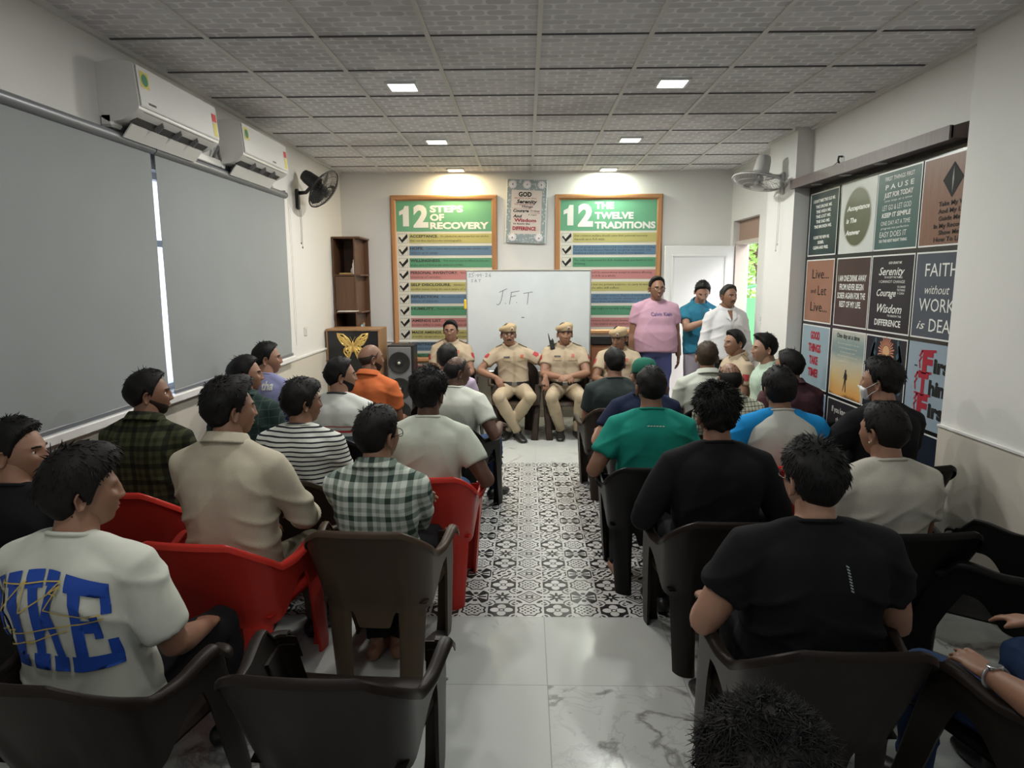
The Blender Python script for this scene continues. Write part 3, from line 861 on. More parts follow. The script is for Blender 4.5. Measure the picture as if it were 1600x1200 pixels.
BANDS = [3, 4, 5, 6]

def frame_profile(mb, x0, x1, z0, z1, y, w, d):
    """mitred picture frame in the xz plane, front at y - d"""
    out = [(x0, z0), (x1, z0), (x1, z1), (x0, z1)]
    rings = []
    for ins, dep in ((0, 0), (0, d * .7), (w * .25, d), (w * .65, d * .85), (w, d * .45), (w, 0)):
        rings.append([(px + (ins if i in (0, 3) else -ins), y - dep, pz + (ins if i in (0, 1) else -ins)) for i, (px, pz) in enumerate(out)])
    G = np.array(rings)
    mb.grid(G, wrap=True, flip=True)

def notice_board(x0, z1, label, head, rows, heads=None):
    W, H = 1.312, 1.71 if heads is None else 2.06
    t = empty('notice_board', (x0 + W / 2, YB, z1 - H), 0, label, 'notice board', 'tall framed boards on the back wall')
    mb = MB(); frame_profile(mb, -W / 2, W / 2, 0, H, 0, .066, .045); mb.build('frame', M_FRAME, t, auto=35)
    MB().box((0, -.010, H / 2), (W - .06, .014, H - .06)).build('backing', K_CREAM, t)
    w = W - .132
    f = Flat((-w / 2, -.018, 0), (1, 0, 0), (0, -1, 0))
    top = H - .066; hh = .366
    f.rect(0, top - hh, w, top, 2, .001, 'art')
    b0 = top - .305
    f.poly([(.085, b0), (.160, b0), (.160, b0 + .245), (.110, b0 + .245), (.092, b0 + .205), (.040, b0 + .180), (.040, b0 + .130), (.085, b0 + .148)], 0, .003, 'lettering')
    f.text('2', .215, .400, b0, .245, 0, .003, bold=.05, key='lettering')
    for (s, u1, v) in head[1]: f.text(s, .42, u1, top - v, .075, 0, .003, bold=.045, key='lettering')
    pitch = .1485
    for k, row in enumerate(rows):
        v1 = top - hh - .028 - k * pitch; v0 = v1 - .115
        f.rect(.155, v0, w, v1, BANDS[k % 4], .001, 'art')
        # tick box with its rule and tick
        for (a, b, c, d) in ((.02, v0, .14, v0 + .004), (.02, v1 - .004, .14, v1), (.02, v0, .024, v1), (.136, v0, .14, v1)): f.rect(a, b, c, d, 9, .001, 'art')
        m = (v0 + v1) / 2
        f.poly([(.022, m + .012), (.040, m + .022), (.065, m - .015), (.128, m + .055), (.136, m + .040), (.136, m + .012), (.070, m - .052)], 1, .003, 'art')
        n = len(row)
        if heads:
            f.text(heads[k], .165, .165 + .030 * len(heads[k]) + .02, v1 - .045, .030, 7, .003, bold=.03, key='lettering')
            u = .165 + .030 * len(heads[k]) + .05
            if len(row) > 0 and u < w - .2: f.text(row[0], u, w - .04, v1 - .043, .026, 7, .003, shear=.3, key='lettering', res=1)
            if len(row) > 1: f.text(row[1], .165, .165 + min(w - .22, .0165 * len(row[1])), v0 + .020, .026, 7, .003, shear=.3, key='lettering', res=1)
        else:
            for q, s in enumerate(row):
                f.text(s, .172, min(w - .02, .172 + .0163 * len(s)), v1 - (.045 if n < 3 else .034) - q * (.042 if n < 3 else .036), .026, 7, .003, key='lettering', res=1)
    f.get('art').build('print', INKS, t); f.get('lettering').build('lettering', INKS, t)
    return t
STEPS = [['We admitted we were powerless over alcohol,', 'that our lives had become unmanageable.'], ['Came to believe that a power greater than ourselves could', 'restore us to sanity.'],
         ['Made decision to turn our will and our lives over', 'to the care of God as we understood Him.'], ['Made a searching and fearless moral', 'inventory of ourselves.'],
         ['Admitted to God, to ourselves and to', 'another human being the exact nature of our wrongs.'], ['Were entirely ready to have God remove all these', 'defects of character.'],
         ['Humbly asked Him to remove our shortcomings.'], ['Made a list of all persons we had harmed, and', 'became willing to make amends to them all.'],
         ['Made direct amends to such people wherever', 'possible, except when to do so would injure them.'], ['Continued to take inventory', 'and when we were wrong promptly admitted it.'],
         ['Sought through prayer', 'to improve our conscious contact with God.'], ['Having had an awakening', 'we tried to carry this message.']]
SH = ['ACCEPTANCE.', 'HOPE.', 'WILLINGNESS.', 'PERSONAL INVENTORY.', 'SELF DISCLOSURE.', 'REFLECTION.', 'HUMILITY.', 'AMENDS LIST.', 'MADE AMENDS.', 'CONTINUED INVENTORY.', 'SPIRITUAL GROWTH.', 'SERVICE.']
TRAD = [['Our common welfare should come first; personal recovery', 'depends upon A.A unity.'],
        ['For our group purpose there is but one ultimate authority a loving', 'God as He may express Himself in our group conscience. Our', 'leaders are but trusted servants; they do not govern.'],
        ['The only requirement for A.A. membership is a desire to stop', 'drinking.'], ['Each group should be autonomous except in matters affecting', 'other groups or A.A. as a whole.'],
        ['Each group has but one primary purpose - to carry its message', 'to the alcoholic who still suffers.'],
        ['An A.A. group ought never endorse, finance or lend the A.A.', 'name to any related facility or outside enterprise, problems of', 'money may divert us from our primary purpose.'],
        ['Every A.A. group ought to be fully self-supporting, declining'], ['Alcoholics Anonymous should remain forever', 'service centers may employ special workers.'], ['A.A. as such ought never be organized but we']]
notice_board(-1.671, 2.766, 'copper framed board headed 12 STEPS OF RECOVERY with coloured bands', ('12', [('STEPS', .83, .135), ('OF', .595, .235), ('RECOVERY', 1.145, .335)]), STEPS, SH)
notice_board(.352, 2.768, 'copper framed board headed 12 THE TWELVE TRADITIONS with coloured bands', ('12', [('THE', .655, .105), ('TWELVE', .895, .225), ('TRADITIONS', 1.165, .340)]), TRAD)

# prayer plaque
pq = empty('prayer_plaque', (0.0, YB - .012, 2.565), 0, 'white floral bordered plaque with the GOD grant me Serenity prayer', 'plaque')
pq.rotation_euler = (0, rad(2.0), 0)
MB().box((0, -.02, 0), (.49, .04, .76), bev=.006).build('board', mat('plaque_edge', (0.62, 0.66, 0.67), 0.5), pq)
def lacecol(nt):
    x, y, z = objxyz(nt)
    v = nt.nodes.new('ShaderNodeTexVoronoi'); v.inputs['Scale'].default_value = 34; v.feature = 'F1'
    tc = nt.nodes.new('ShaderNodeTexCoord'); nt.links.new(tc.outputs['Object'], v.inputs['Vector'])
    d = S(nt, v.outputs['Distance'])
    return mixc(nt, (d * 2.2).min(1.0), (0.60, 0.62, 0.62), (0.24, 0.29, 0.30))
f = Flat((0, -.041, 0), (1, 0, 0), (0, -1, 0))
for (a, b, c, d) in ((-.24, -.375, .24, -.27), (-.24, .25, .24, .375), (-.24, -.27, -.185, .25), (.185, -.27, .24, .25)): f.rect(a, b, c, d, 0, .001, 'b')
f.get('b').build('lace_border', mat('plaque_lace', rough=0.7, build=lacecol), pq)
f = Flat((0, -.041, 0), (1, 0, 0), (0, -1, 0)); f.rect(-.185, -.27, .185, .25, 0, .001, 'b'); f.get('b').build('panel', mat('plaque_panel', (0.56, 0.50, 0.46), 0.6), pq)
for (u, v) in ((-.175, .315), (0, .315), (.175, .315), (-.16, -.315), (.165, -.315)):
    mb = MB()
    for k in range(14):
        a = 2 * PI * k / 14
        mb.ell((u + .034 * math.cos(a), -.046, v + .034 * math.sin(a)), (.020, .004, .008), 8, 5, M=Matrix.Rotation(-a, 3, 'Y'))
    mb.ell((u, -.048, v), (.020, .006, .020), 12, 6)
    mb.build('flower', mat('plaque_flower', (0.68, 0.66, 0.68), 0.6), pq, smooth=True)
    MB().ell((u, -.053, v), (.010, .004, .010), 10, 6).build('flower_heart', mat('plaque_heart', (0.25, 0.17, 0.24), 0.6), pq, smooth=True)
f = Flat((0, -.043, 0), (1, 0, 0), (0, -1, 0))
for (s, a, b, v, h, c, bo, shr) in (('GOD', -.10, .06, .175, .052, 1, .04, 0), ('Grant me the', -.15, .12, .150, .014, 10, .01, 0), ('Serenity', -.12, .13, .095, .042, 1, .03, .2), ('To accept the', -.15, .09, .074, .015, 10, .01, 0), ('Things', -.06, .08, .046, .022, 1, .02, .2),
                      ('I cannot change', -.17, .06, .030, .010, 10, 0, 0), ('Courage', -.16, .03, -.010, .034, 1, .03, .2), ('To change', .05, .165, .0, .016, 1, .01, .2), ('the things', .05, .17, -.022, .010, 10, 0, 0), ('I can', .03, .13, -.046, .014, 1, .01, 0), ('And', -.16, -.05, -.075, .034, 1, .03, .2),
                      ('Wisdom', -.145, .125, -.125, .038, 10, .03, 0), ('to know the', -.155, .05, -.158, .020, 1, .02, 0), ('DIFFERENCE', -.16, .125, -.225, .042, 10, .04, 0)):
    f.text(s, a, b, v, h, c, .001, bold=bo, shear=shr, res=2)
f.get('t').build('lettering', INKS, pq)

# whiteboard on its stand
wb = empty('whiteboard', (.027, 8.0, 0), 0, 'whiteboard on a folding stand with J.F.T written on it', 'whiteboard')
wz0, wz1, ww = .655, 1.855, 1.466
def wbcol(nt):
    n = noisetex(nt, None, 2.5, 5.0, 0.65); return mixc(nt, n, (0.48, 0.52, 0.53), (0.64, 0.67, 0.67))
MB().box((0, -.004, (wz0 + wz1) / 2), (ww - .03, .016, wz1 - wz0 - .03)).build('surface', mat('whiteboard', rough=0.16, build=wbcol), wb)
mb = MB(); frame_profile(mb, -ww / 2, ww / 2, wz0, wz1, .012, .022, .036)
mb.build('frame', mat('aluminium', (0.55, 0.56, 0.56), 0.35, 0.8), wb, auto=35)
for x in (-.42, .40):
    MB().tube([(x * .80, .035, 1.1), (x * .82, .030, .66), (x * 1.05, -.02, .012)], .011, 10).build('leg', M_BLK, wb, smooth=True)
    MB().tube([(x * .80, .045, 1.1), (x * .95, .34, .012)], .011, 10).build('leg', M_BLK, wb, smooth=True)
MB().tube([(-.40, .03, .75), (.38, .03, .75)], .009, 8).build('crossbar', M_BLK, wb, smooth=True)
f = Flat((-ww / 2, -.0125, wz0), (1, 0, 0), (0, -1, 0))
H = wz1 - wz0
def mk(p): return [(a / 1500 * ww, H - b / 1500 * ww) for a, b in p]
wd = .0065
for st in ([(400, 265), (455, 240), (490, 225)], [(445, 245), (425, 350), (405, 400), (385, 415), (365, 410)], [(545, 270), (520, 410)], [(540, 268), (640, 250)], [(535, 320), (600, 305)], [(690, 280), (800, 262)], [(750, 275), (735, 410)],
           [(605, 385), (610, 392)], [(470, 395), (478, 400)]):
    f.line(mk(st), wd, 0, .0005)
for st in ([(30, 60), (45, 40), (55, 48), (35, 85), (65, 80)], [(100, 35), (75, 40), (72, 58), (90, 62), (85, 82), (70, 85)], [(112, 62), (128, 60)], [(145, 48), (135, 65), (145, 80), (157, 66), (145, 48)], [(172, 42), (165, 62), (185, 60)], [(185, 42), (180, 85)], [(200, 65), (212, 64)], [(232, 48), (250, 42), (256, 52), (234, 80), (262, 76)], [(300, 38), (280, 58), (278, 78), (295, 80), (298, 66), (280, 64)],
           [(85, 115), (70, 112), (66, 124), (80, 130), (78, 142), (62, 144)], [(105, 145), (118, 112), (128, 145)], [(108, 132), (126, 130)], [(150, 116), (180, 112)], [(168, 114), (162, 145)]):
    f.line(mk(st), .004, 0, .0005)
f.rect(*(mk([(665, 572)])[0] + mk([(700, 562)])[0]), 0, .0005)
f.get('t').addmb(f.get('p')) if f.mb.get('p') else None
f.get('t').build('handwriting', mat('marker', (0.07, 0.08, 0.09), 0.6), wb)
tag(MB().box((0, 0, 0), (.030, .035, .12), bev=.012).build('magnet', mat('magnet_yellow', (0.75, 0.48, 0.03), 0.4), loc=(-.716, 7.965, 1.455)), 'yellow clip on the left edge of the whiteboard', 'clip')

# pelmet over the poster wall, with three recessed lamps
pl = empty('pelmet', (XR, 5.12, 2.50), 0, 'dark wooden pelmet shelf with round lights above the poster wall', 'pelmet')
M_PEL = mat('pelmet_wood', rough=0.5, build=woodcol((0.060, 0.042, 0.040), (0.13, 0.095, 0.09)))
PL = 6.195 - 4.04
# the front edge runs slightly off the wall line: deeper at the far end
xa, xb = -.175, -.105
mb = MB(); hy = PL / 2
V = [(0, -hy, .03), (xb, -hy, .03), (xb, -hy, .095), (0, -hy, .125), (0, hy, .03), (xa, hy, .03), (xa, hy, .095), (0, hy, .125)]
mb.add(V, [(0, 1, 2, 3), (7, 6, 5, 4), (0, 4, 5, 1), (1, 5, 6, 2), (2, 6, 7, 3), (3, 7, 4, 0)]); mb.build('board', M_PEL, pl)
mb = MB().add([(xb - .012, -hy, .02), (xb + .01, -hy, .02), (xb + .01, -hy, .10), (xb - .012, -hy, .10), (xa - .012, hy, .02), (xa + .01, hy, .02), (xa + .01, hy, .10), (xa - .012, hy, .10)],
         [(0, 1, 2, 3), (7, 6, 5, 4), (0, 4, 5, 1), (1, 5, 6, 2), (2, 6, 7, 3), (3, 7, 4, 0)]); mb.build('fascia', mat('pelmet_fascia', rough=0.45, build=woodcol((0.075, 0.055, 0.052), (0.16, 0.125, 0.12))), pl)
for y in (-.25, .27, .78):
    MB().lathe([(.001, .030), (.042, .030), (.045, .024), (.040, .020), (.001, .022)], (-.075, y, 0), 24).build('lamp', mat('lamp_off', (0.42, 0.41, 0.40), 0.3), pl, auto=40)
hk = MB().tube([(XR - .004, 5.62, 2.70), (XR - .03, 5.62, 2.70), (XR - .035, 5.62, 2.67), (XR - .02, 5.62, 2.64)], .008, 8).tube([(XR - .03, 5.63, 2.66), (XR - .05, 5.70, 2.63)], .003, 6)
tag(hk.build('wall_hook', M_BLK, smooth=True), 'small black bent hook in the wall above the pelmet', 'hook')

# black poster panel and posters
pn = MB().box((XR - .006, (3.9 + 6.19) / 2, 1.27), (.012, 6.19 - 3.9, 2.52))
tag(pn.build('display_board', mat('panel_black', (0.012, 0.011, 0.012), 0.22, coat=.12)), 'large glossy black panel that carries the rows of posters', 'display board')
PC = [6.14, 5.55, 4.995, 4.435]; PW = .545
PR = [2.470, 1.905, 1.345, .785]; PHT = .535
M_PB = mat('poster_border', (0.62, 0.62, 0.60), 0.3)
def grad(c0, c1, sc=2.0):
    def f(nt):
        n = noisetex(nt, None, sc, 5.0, 0.6); return mixc(nt, n, c0, c1)
    return f
def vgrad(stops):
    def f(nt):
        x, y, z = objxyz(nt); n = noisetex(nt, None, 5.0, 5.0, 0.6)
        v = z + (n - 0.5) * 0.10; c = None
        for (z0, c0), (z1, c1) in zip(stops[:-1], stops[1:]):
            k = ((v - z0) * (1.0 / (z1 - z0))).max(0.0).min(1.0); c = mixc(nt, k, c0 if c is None else c, c1)
        return c
    return f
POSTERS = {}
def poster(col, row, label, paper, border=True):
    t = empty('poster', (XR - .012, PC[col] - PW / 2, PR[row] - PHT / 2), 0, label, 'poster', 'motivational posters on the black panel')
    MB().box((-.002, 0, 0), (.004, PW, PHT)).build('sheet', paper, t)
    f = Flat((-.0045, PW / 2, -PHT / 2), (0, -1, 0), (-1, 0, 0))
    if border:
        b = .010; g = f.get('b')
        for (a, c, d, e) in ((0, 0, PW, b), (0, PHT - b, PW, PHT), (0, b, b, PHT - b), (PW - b, b, PW, PHT - b)): f.rect(a, c, d, e, 0, .0006, 'b')
        f.get('b').build('border', M_PB, t)
    return t, f
def fin(t, f, inks=None, keys=('t', 'p')):
    mb = MB()
    for k in keys:
        if k in f.mb: mb.addmb(f.mb[k])
    if mb.n: mb.build('lettering', inks or INKS, t)
def lines(f, L, ink_i=0, x0=.05, x1=None):
    """L: (text, u0, u1, v, h, bold, shear)"""
    for (s, a, b, v, h, bo, shr) in L: f.text(s, a * PW, b * PW, v * PHT, h * PHT, ink_i, .0012, bold=bo, shear=shr, res=2)
t, f = poster(0, 0, 'dark navy poster starting I DON\'T MISS THE OLD ME, top row far left', mat('p_navy', spec=.18, rough=0.3, build=grad((0.012, 0.018, 0.035), (0.05, 0.075, 0.06), 3)))
lines(f, [("I DON'T MISS THE OLD ME.", .12, .88, .84, .045, .03, 0)] + [(s, .5 - .022 * len(s), .5 + .022 * len(s), .75 - .078 * i, .045, .03, 0) for i, s in enumerate(('THE DRUNK ME.', 'THE HIGH ME.', 'THE LOST ME.', 'THE SAD ME.', 'THE BROKEN ME.'))] + [('I LOVE THE NEW ME.', .2, .76, .27, .045, .03, 0), ('SOBER.', .36, .58, .19, .045, .03, 0), ('CLEAN AND FREE.', .2, .74, .11, .045, .03, 0)])
fin(t, f)
t, f = poster(1, 0, 'pale poster with dark oval reading Acceptance is The Answer', mat('p_pale', spec=.18, rough=0.25, build=grad((0.44, 0.46, 0.44), (0.60, 0.61, 0.58), 3)), border=False)
f.disc(.5 * PW, .5 * PHT, .40 * PW, 1, .0006, ry=.415 * PHT); f.disc(.5 * PW, .5 * PHT, .375 * PW, 0, .0009, ry=.395 * PHT)
g = f.mb.pop('p'); g.build('oval', [mat('oval_olive', rough=0.3, build=grad((0.045, 0.05, 0.03), (0.11, 0.11, 0.06), 3)), mat('oval_rim', (0.32, 0.31, 0.26), 0.4)], t)
lines(f, [('Acceptance', .20, .84, .60, .065, .04, .2), ('is The', .20, .50, .43, .065, .04, .2), ('Answer', .20, .62, .26, .065, .04, .2)]); fin(t, f)
t, f = poster(2, 0, 'teal chalkboard poster with PAUSE and EASY DOES IT, top row', mat('p_teal', spec=.18, rough=0.3, build=grad((0.035, 0.075, 0.075), (0.09, 0.15, 0.14), 3)))
lines(f, [('FIRST THINGS FIRST', .18, .84, .88, .05, .02, 0), ('P A U S E', .2, .84, .77, .06, .02, 0), ('JUST FOR TODAY', .18, .84, .67, .06, .03, .1), ('one step at a time', .2, .82, .615, .028, 0, .2), ('LET GO & LET GOD', .16, .82, .51, .065, .0, 0), ('KEEP IT SIMPLE', .16, .82, .42, .055, .03, .1), ('ONE DAY AT A TIME', .15, .82, .32, .055, .0, 0), ('progress not perfection', .16, .8, .27, .028, 0, 0), ('EASY DOES IT', .14, .76, .17, .07, .0, 0), ('DO THE NEXT RIGHT THING', .14, .78, .105, .034, .03, 0)])
fin(t, f)
M_PWOOD = mat('p_wood', spec=.18, rough=0.35, build=lambda nt: mixc(nt, noisetex(nt, comb(nt, objxyz(nt)[0], objxyz(nt)[1] * 26.0, objxyz(nt)[2] * 1.5), 3.0, 4.0), (0.14, 0.07, 0.05), (0.25, 0.14, 0.10)))
t, f = poster(3, 0, 'brown wood poster with black diamond and Take My Will, top row by the wall corner', M_PWOOD)
f.poly([(.56 * PW, .90 * PHT), (.74 * PW, .72 * PHT), (.56 * PW, .52 * PHT), (.38 * PW, .72 * PHT)], 1, .0008); f.poly([(.56 * PW, .85 * PHT), (.575 * PW, .72 * PHT), (.56 * PW, .57 * PHT), (.545 * PW, .72 * PHT)], 9, .0012)
lines(f, [('Take My Will', .34, .86, .44, .05, .02, 0), ('And My Life', .34, .84, .36, .05, .02, 0), ('Guide Me', .36, .74, .28, .05, .02, 0), ('In My Recovery', .28, .9, .20, .05, .02, 0), ('Show Me', .38, .74, .125, .05, .02, 0), ('How To Live', .30, .84, .05, .05, .02, 0)], 1); fin(t, f)
t, f = poster(0, 1, 'orange brown poster reading Live and Let Live, second row far left', mat('p_orange', spec=.18, rough=0.35, build=grad((0.20, 0.095, 0.065), (0.30, 0.16, 0.11), 3)))
lines(f, [('Live...', .24, .84, .70, .15, .0, 0), ('and', .22, .40, .47, .07, .0, 0), ('Let', .48, .78, .44, .15, .0, 0), ('Live...', .24, .84, .18, .15, .0, 0)], 1); fin(t, f)
t, f = poster(1, 1, 'dark brown poster reading I AM ONE DRINK AWAY, second row', mat('p_dkbrown', spec=.18, rough=0.3, build=grad((0.035, 0.022, 0.020), (0.08, 0.05, 0.045), 3)))
lines(f, [('I AM ONE DRINK AWAY', .08, .90, .66, .085, .02, 0), ('FROM NEVER BEGIN', .13, .84, .535, .085, .02, 0), ('SOBER AGAIN FOR THE', .08, .90, .41, .085, .02, 0), ('REST OF MY LIFE.', .16, .80, .285, .085, .02, 0)]); fin(t, f)
t, f = poster(2, 1, 'black poster with Serenity, Courage, Wisdom and DIFFERENCE in white script', mat('p_black', spec=.18, rough=0.3, build=grad((0.014, 0.013, 0.016), (0.035, 0.03, 0.035), 3)))
lines(f, [('GOD GRANT ME', .42, .72, .88, .03, .02, .1), ('Serenity', .20, .80, .74, .10, .01, .35), ('TO ACCEPT THE THINGS', .34, .76, .70, .024, .01, 0), ('I CANNOT CHANGE', .22, .82, .64, .035, .0, 0), ('Courage', .18, .64, .47, .09, .01, .35), ('TO CHANGE', .66, .84, .58, .026, .01, 0), ('THE THINGS', .66, .84, .54, .026, .01, 0), ('I CAN', .68, .82, .50, .026, .01, 0), ('Wisdom', .22, .80, .26, .11, .01, .35), ('TO KNOW THE', .48, .80, .21, .026, .01, 0), ('DIFFERENCE', .18, .80, .09, .08, .02, 0)]); fin(t, f)
t, f = poster(3, 1, 'slate grey poster reading FAITH without WORKS is DEAD', mat('p_slate', spec=.18, rough=0.35, build=grad((0.055, 0.065, 0.085), (0.085, 0.095, 0.115), 3)))
lines(f, [('FAITH', .20, .80, .72, .15, .0, 0), ('without', .22, .68, .52, .10, .0, .3), ('WORKS', .13, .88, .32, .15, .0, 0), ('is', .12, .28, .11, .10, .0, .3), ('DEAD', .36, .90, .09, .15, .0, 0)]); fin(t, f)
t, f = poster(0, 2, 'light blue poster with red GOOD THINGS TAKE TIME!', mat('p_ltblue', spec=.18, rough=0.35, build=grad((0.20, 0.28, 0.33), (0.27, 0.34, 0.38), 3)), border=True)
lines(f, [('GOOD', .32, .66, .78, .12, .05, 0), ('THINGS', .26, .72, .58, .12, .05, 0), ('TAKE', .32, .64, .38, .12, .05, 0), ('TIME!', .30, .66, .18, .12, .05, 0)], 10); fin(t, f)
t, f = poster(1, 2, 'sunset poster headed One day at a time with a walking hiker', mat('p_sunset', spec=.18, rough=0.3, build=vgrad([(-.27, (0.02, 0.015, 0.01)), (-.235, (0.55, 0.27, 0.08)), (-.12, (0.50, 0.36, 0.17)), (.02, (0.40, 0.38, 0.30)), (.10, (0.18, 0.24, 0.24)), (.17, (0.20, 0.26, 0.26)), (.26, (0.44, 0.43, 0.36))])))
lines(f, [('One day at a time', .16, .84, .88, .07, .01, 0)], 1)
lines(f, [('This is the beginning of a new day', .2, .84, .79, .022, 0, .2), ('You have been given this day', .24, .8, .73, .022, 0, .2), ('to use as you will', .3, .74, .67, .022, 0, .2), ('what you do today is important', .22, .82, .61, .022, 0, .2), ('a day of your life', .3, .72, .53, .024, 0, 0)], 8)
U, Vv = .5 * PW, .10 * PHT
f.disc(U + .002, Vv + .166, .0115, 1, .0012, 14)
for p in ([(-.014, .155), (.012, .157), (.014, .085), (-.010, .083)], [(.012, .150), (.028, .140), (.028, .100), (.013, .095)], [(-.010, .088), (.004, .088), (-.012, .045), (-.026, .006), (-.034, .002), (-.030, .012), (-.022, .046)], [(0, .088), (.013, .088), (.016, .046), (.020, .004), (.028, .0), (.010, .0), (.006, .046)], [(-.014, .150), (-.022, .120), (-.030, .100), (-.026, .098), (-.012, .118)]):
    f.poly([(U + a, Vv + b) for a, b in p], 1, .0012)
fin(t, f)
t, f = poster(2, 2, 'black poster with an orange sunburst at the top, third row', mat('p_night', spec=.18, rough=0.3, build=grad((0.010, 0.010, 0.014), (0.03, 0.03, 0.04), 3)))
su, sv = .52 * PW, .80 * PHT
for k in range(28):
    a = 2 * PI * k / 28; q0, q1 = .050, .095 + .012 * (k % 2)
    f.poly([(su + q0 * math.cos(a - .09), sv + q0 * math.sin(a - .09)), (su + q0 * math.cos(a + .09), sv + q0 * math.sin(a + .09)), (su + q1 * math.cos(a + .05), sv + q1 * math.sin(a + .05)), (su + q1 * math.cos(a - .05), sv + q1 * math.sin(a - .05))], 0, .0008, 's')
f.disc(su, sv, .046, 1, .0008, key='s')
for k in range(9):
    for sx in (-1, 1): f.poly([(su + sx * (.13 + .018 * (k % 3)), sv + .08 - .03 * k), (su + sx * (.15 + .018 * (k % 3)), sv + .10 - .03 * k), (su + sx * (.20 + .01 * (k % 3)), sv - .02 - .03 * k), (su + sx * (.17 + .01 * (k % 3)), sv - .04 - .03 * k)][::sx], 2, .0007, 's')
f.get('s').build('sunburst', [mat('burst_orange', (0.50, 0.20, 0.12), 0.5), mat('burst_core', (0.55, 0.32, 0.16), 0.5), mat('burst_leaf', (0.03, 0.07, 0.10), 0.5)], t); f.mb.pop('s')
fin(t, f)
t, f = poster(3, 2, 'pale blue poster with red and black First Things First lettering', mat('p_skyblue', spec=.18, rough=0.35, build=grad((0.21, 0.27, 0.33), (0.28, 0.34, 0.39), 3)), border=False)
for (v, big, rest, u) in ((.66, 'F', 'irst', .30), (.40, 'T', 'hings', .24), (.14, 'F', 'irst', .26)):
    f.text(big, u * PW, (u + .20) * PW, v * PHT, .24 * PHT, 10, .0012, bold=.06); f.text(rest, (u + .22) * PW, (u + .22 + .10 * len(rest)) * PW, v * PHT + .01, .16 * PHT, 1, .0014, bold=.05)
    # black-letter strokes around the capital
    f.line([((u - .06) * PW, (v + .18) * PHT), ((u - .02) * PW, (v + .24) * PHT), ((u + .24) * PW, (v + .26) * PHT)], .016, 10, .0011); f.line([((u - .05) * PW, v * PHT), ((u + .14) * PW, (v - .01) * PHT)], .014, 10, .0011); f.line([((u - .04) * PW, (v + .04) * PHT), ((u - .06) * PW, (v + .12) * PHT), ((u - .02) * PW, (v + .17) * PHT)], .012, 10, .0011)
f.disc(.16 * PW, .72 * PHT, .006, 1, .0012, 8); f.disc(.19 * PW, .72 * PHT, .006, 1, .0012, 8)
fin(t, f)
t, f = poster(0, 3, 'blue poster low on the panel, bottom row far left', mat('p_blue', spec=.18, rough=0.3, build=grad((0.05, 0.10, 0.20), (0.14, 0.24, 0.38), 3))); fin(t, f)
t, f = poster(1, 3, 'black poster starting If you, bottom row', mat('p_black', spec=.18, rough=0.3))
lines(f, [('If you know', .16, .66, .80, .09, .0, 0), ('that', .30, .5, .66, .08, .0, 0)]); fin(t, f)
t, f = poster(2, 3, 'black poster in the bottom row under the sunburst', mat('p_black', spec=.18, rough=0.3)); fin(t, f)
t, f = poster(3, 3, 'dark navy blank looking poster, bottom row by the wall corner', mat('p_navy2', spec=.18, rough=0.3, build=grad((0.008, 0.012, 0.022), (0.02, 0.026, 0.04), 3))); fin(t, f)
# ------------------------------------------------------------------ moulded plastic armchairs
# local frame: origin on the floor between the legs, +y the way the sitter faces
def plan(u, z, grow=0.0):
    """point of the shell at girth u (-1 left arm front .. 0 back .. 1 right arm front) and height z"""
    W = .198 + .060 * min(z, .66) / .66 + grow
    rec = max(0.0, z - .38)
    B = -.235 + (.38 - z) * (-.02 if z < .38 else 0) - .40 * rec - .12 * rec * rec - grow
    F = .255 - .20 * (max(0.0, z - .05) / .62) ** 1.0
    s = abs(u); sg = 1 if u >= 0 else -1
    R = .10
    L1 = W - R; L2 = R * PI / 2; L3 = F - (B + R)
    # girth zones: .0-.40 back, .40-.55 corner, .55-1 side
    if s < .40:
        t = s / .40; x, y = L1 * t, B - .012 * (1 - t * t)
    elif s < .55:
        a = (s - .40) / .15 * PI / 2; x, y = L1 + R * math.sin(a), B + R * (1 - math.cos(a))
    else:
        t = min(1.0, (s - .55) / .45); x, y = W + .030 * t, B + R + L3 * t
        if s > 1.0:       # the arm front turns inward: this is the broad face of the front leg
            c = (s - 1.0) / .25; r = .022
            x = W + .030 - r * (1 - math.cos(min(1, c * 3) * PI / 2)) - max(0, c - .333) * .10
            y = F + r * math.sin(min(1, c * 3) * PI / 2) + grow
    return (sg * x, y, z)
def sstep(a, b, x):
    t = max(0.0, min(1.0, (x - a) / (b - a))); return t * t * (3 - 2 * t)
def top_z(u):
    s = abs(u)
    return .775 - .006 * s - .155 * sstep(.38, .62, s) + .028 * sstep(.70, .93, s) - .05 * sstep(.95, 1.0, s)
def bot_z(u):
    s = abs(u)
    arch = .36 + .145 * sstep(.48, .82, s) if s > .48 else .36
    return arch - (.07 * (1 - sstep(.20, .27, s)) if s < .3 else 0)
def shell(u0, u1, n, k, zt, zb, mb, th=.0035, bulge=None):
    G = np.zeros((k, n, 3)); G2 = G.copy()
    for j in range(n):
        u = u0 + (u1 - u0) * j / (n - 1)
        for i in range(k):
            z = zt(u) + (zb(u) - zt(u)) * i / (k - 1)
            b = bulge(u, z) if bulge else 0
            G[i, j] = plan(u, z, b + th); G2[i, j] = plan(u, z, b)
    mb.grid(G, flip=True); o1 = mb.n - n * k
    mb.grid(G2); o2 = mb.n - n * k
    per = [(0, j) for j in range(n)] + [(i, n - 1) for i in range(1, k)] + [(k - 1, j) for j in range(n - 2, -1, -1)] + [(i, 0) for i in range(k - 2, 0, -1)]
    for (a, b), (c, d) in zip(per, per[1:] + per[:1]):
        mb.f.append((o1 + a * n + b, o2 + a * n + b, o2 + c * n + d, o1 + c * n + d)); mb.m.append(0)
    return mb
def leg_bulge(u, z):
    s = abs(u); c = math.exp(-((s - .36) / .085) ** 2)
    return .010 * c * sstep(.72, .45, z)
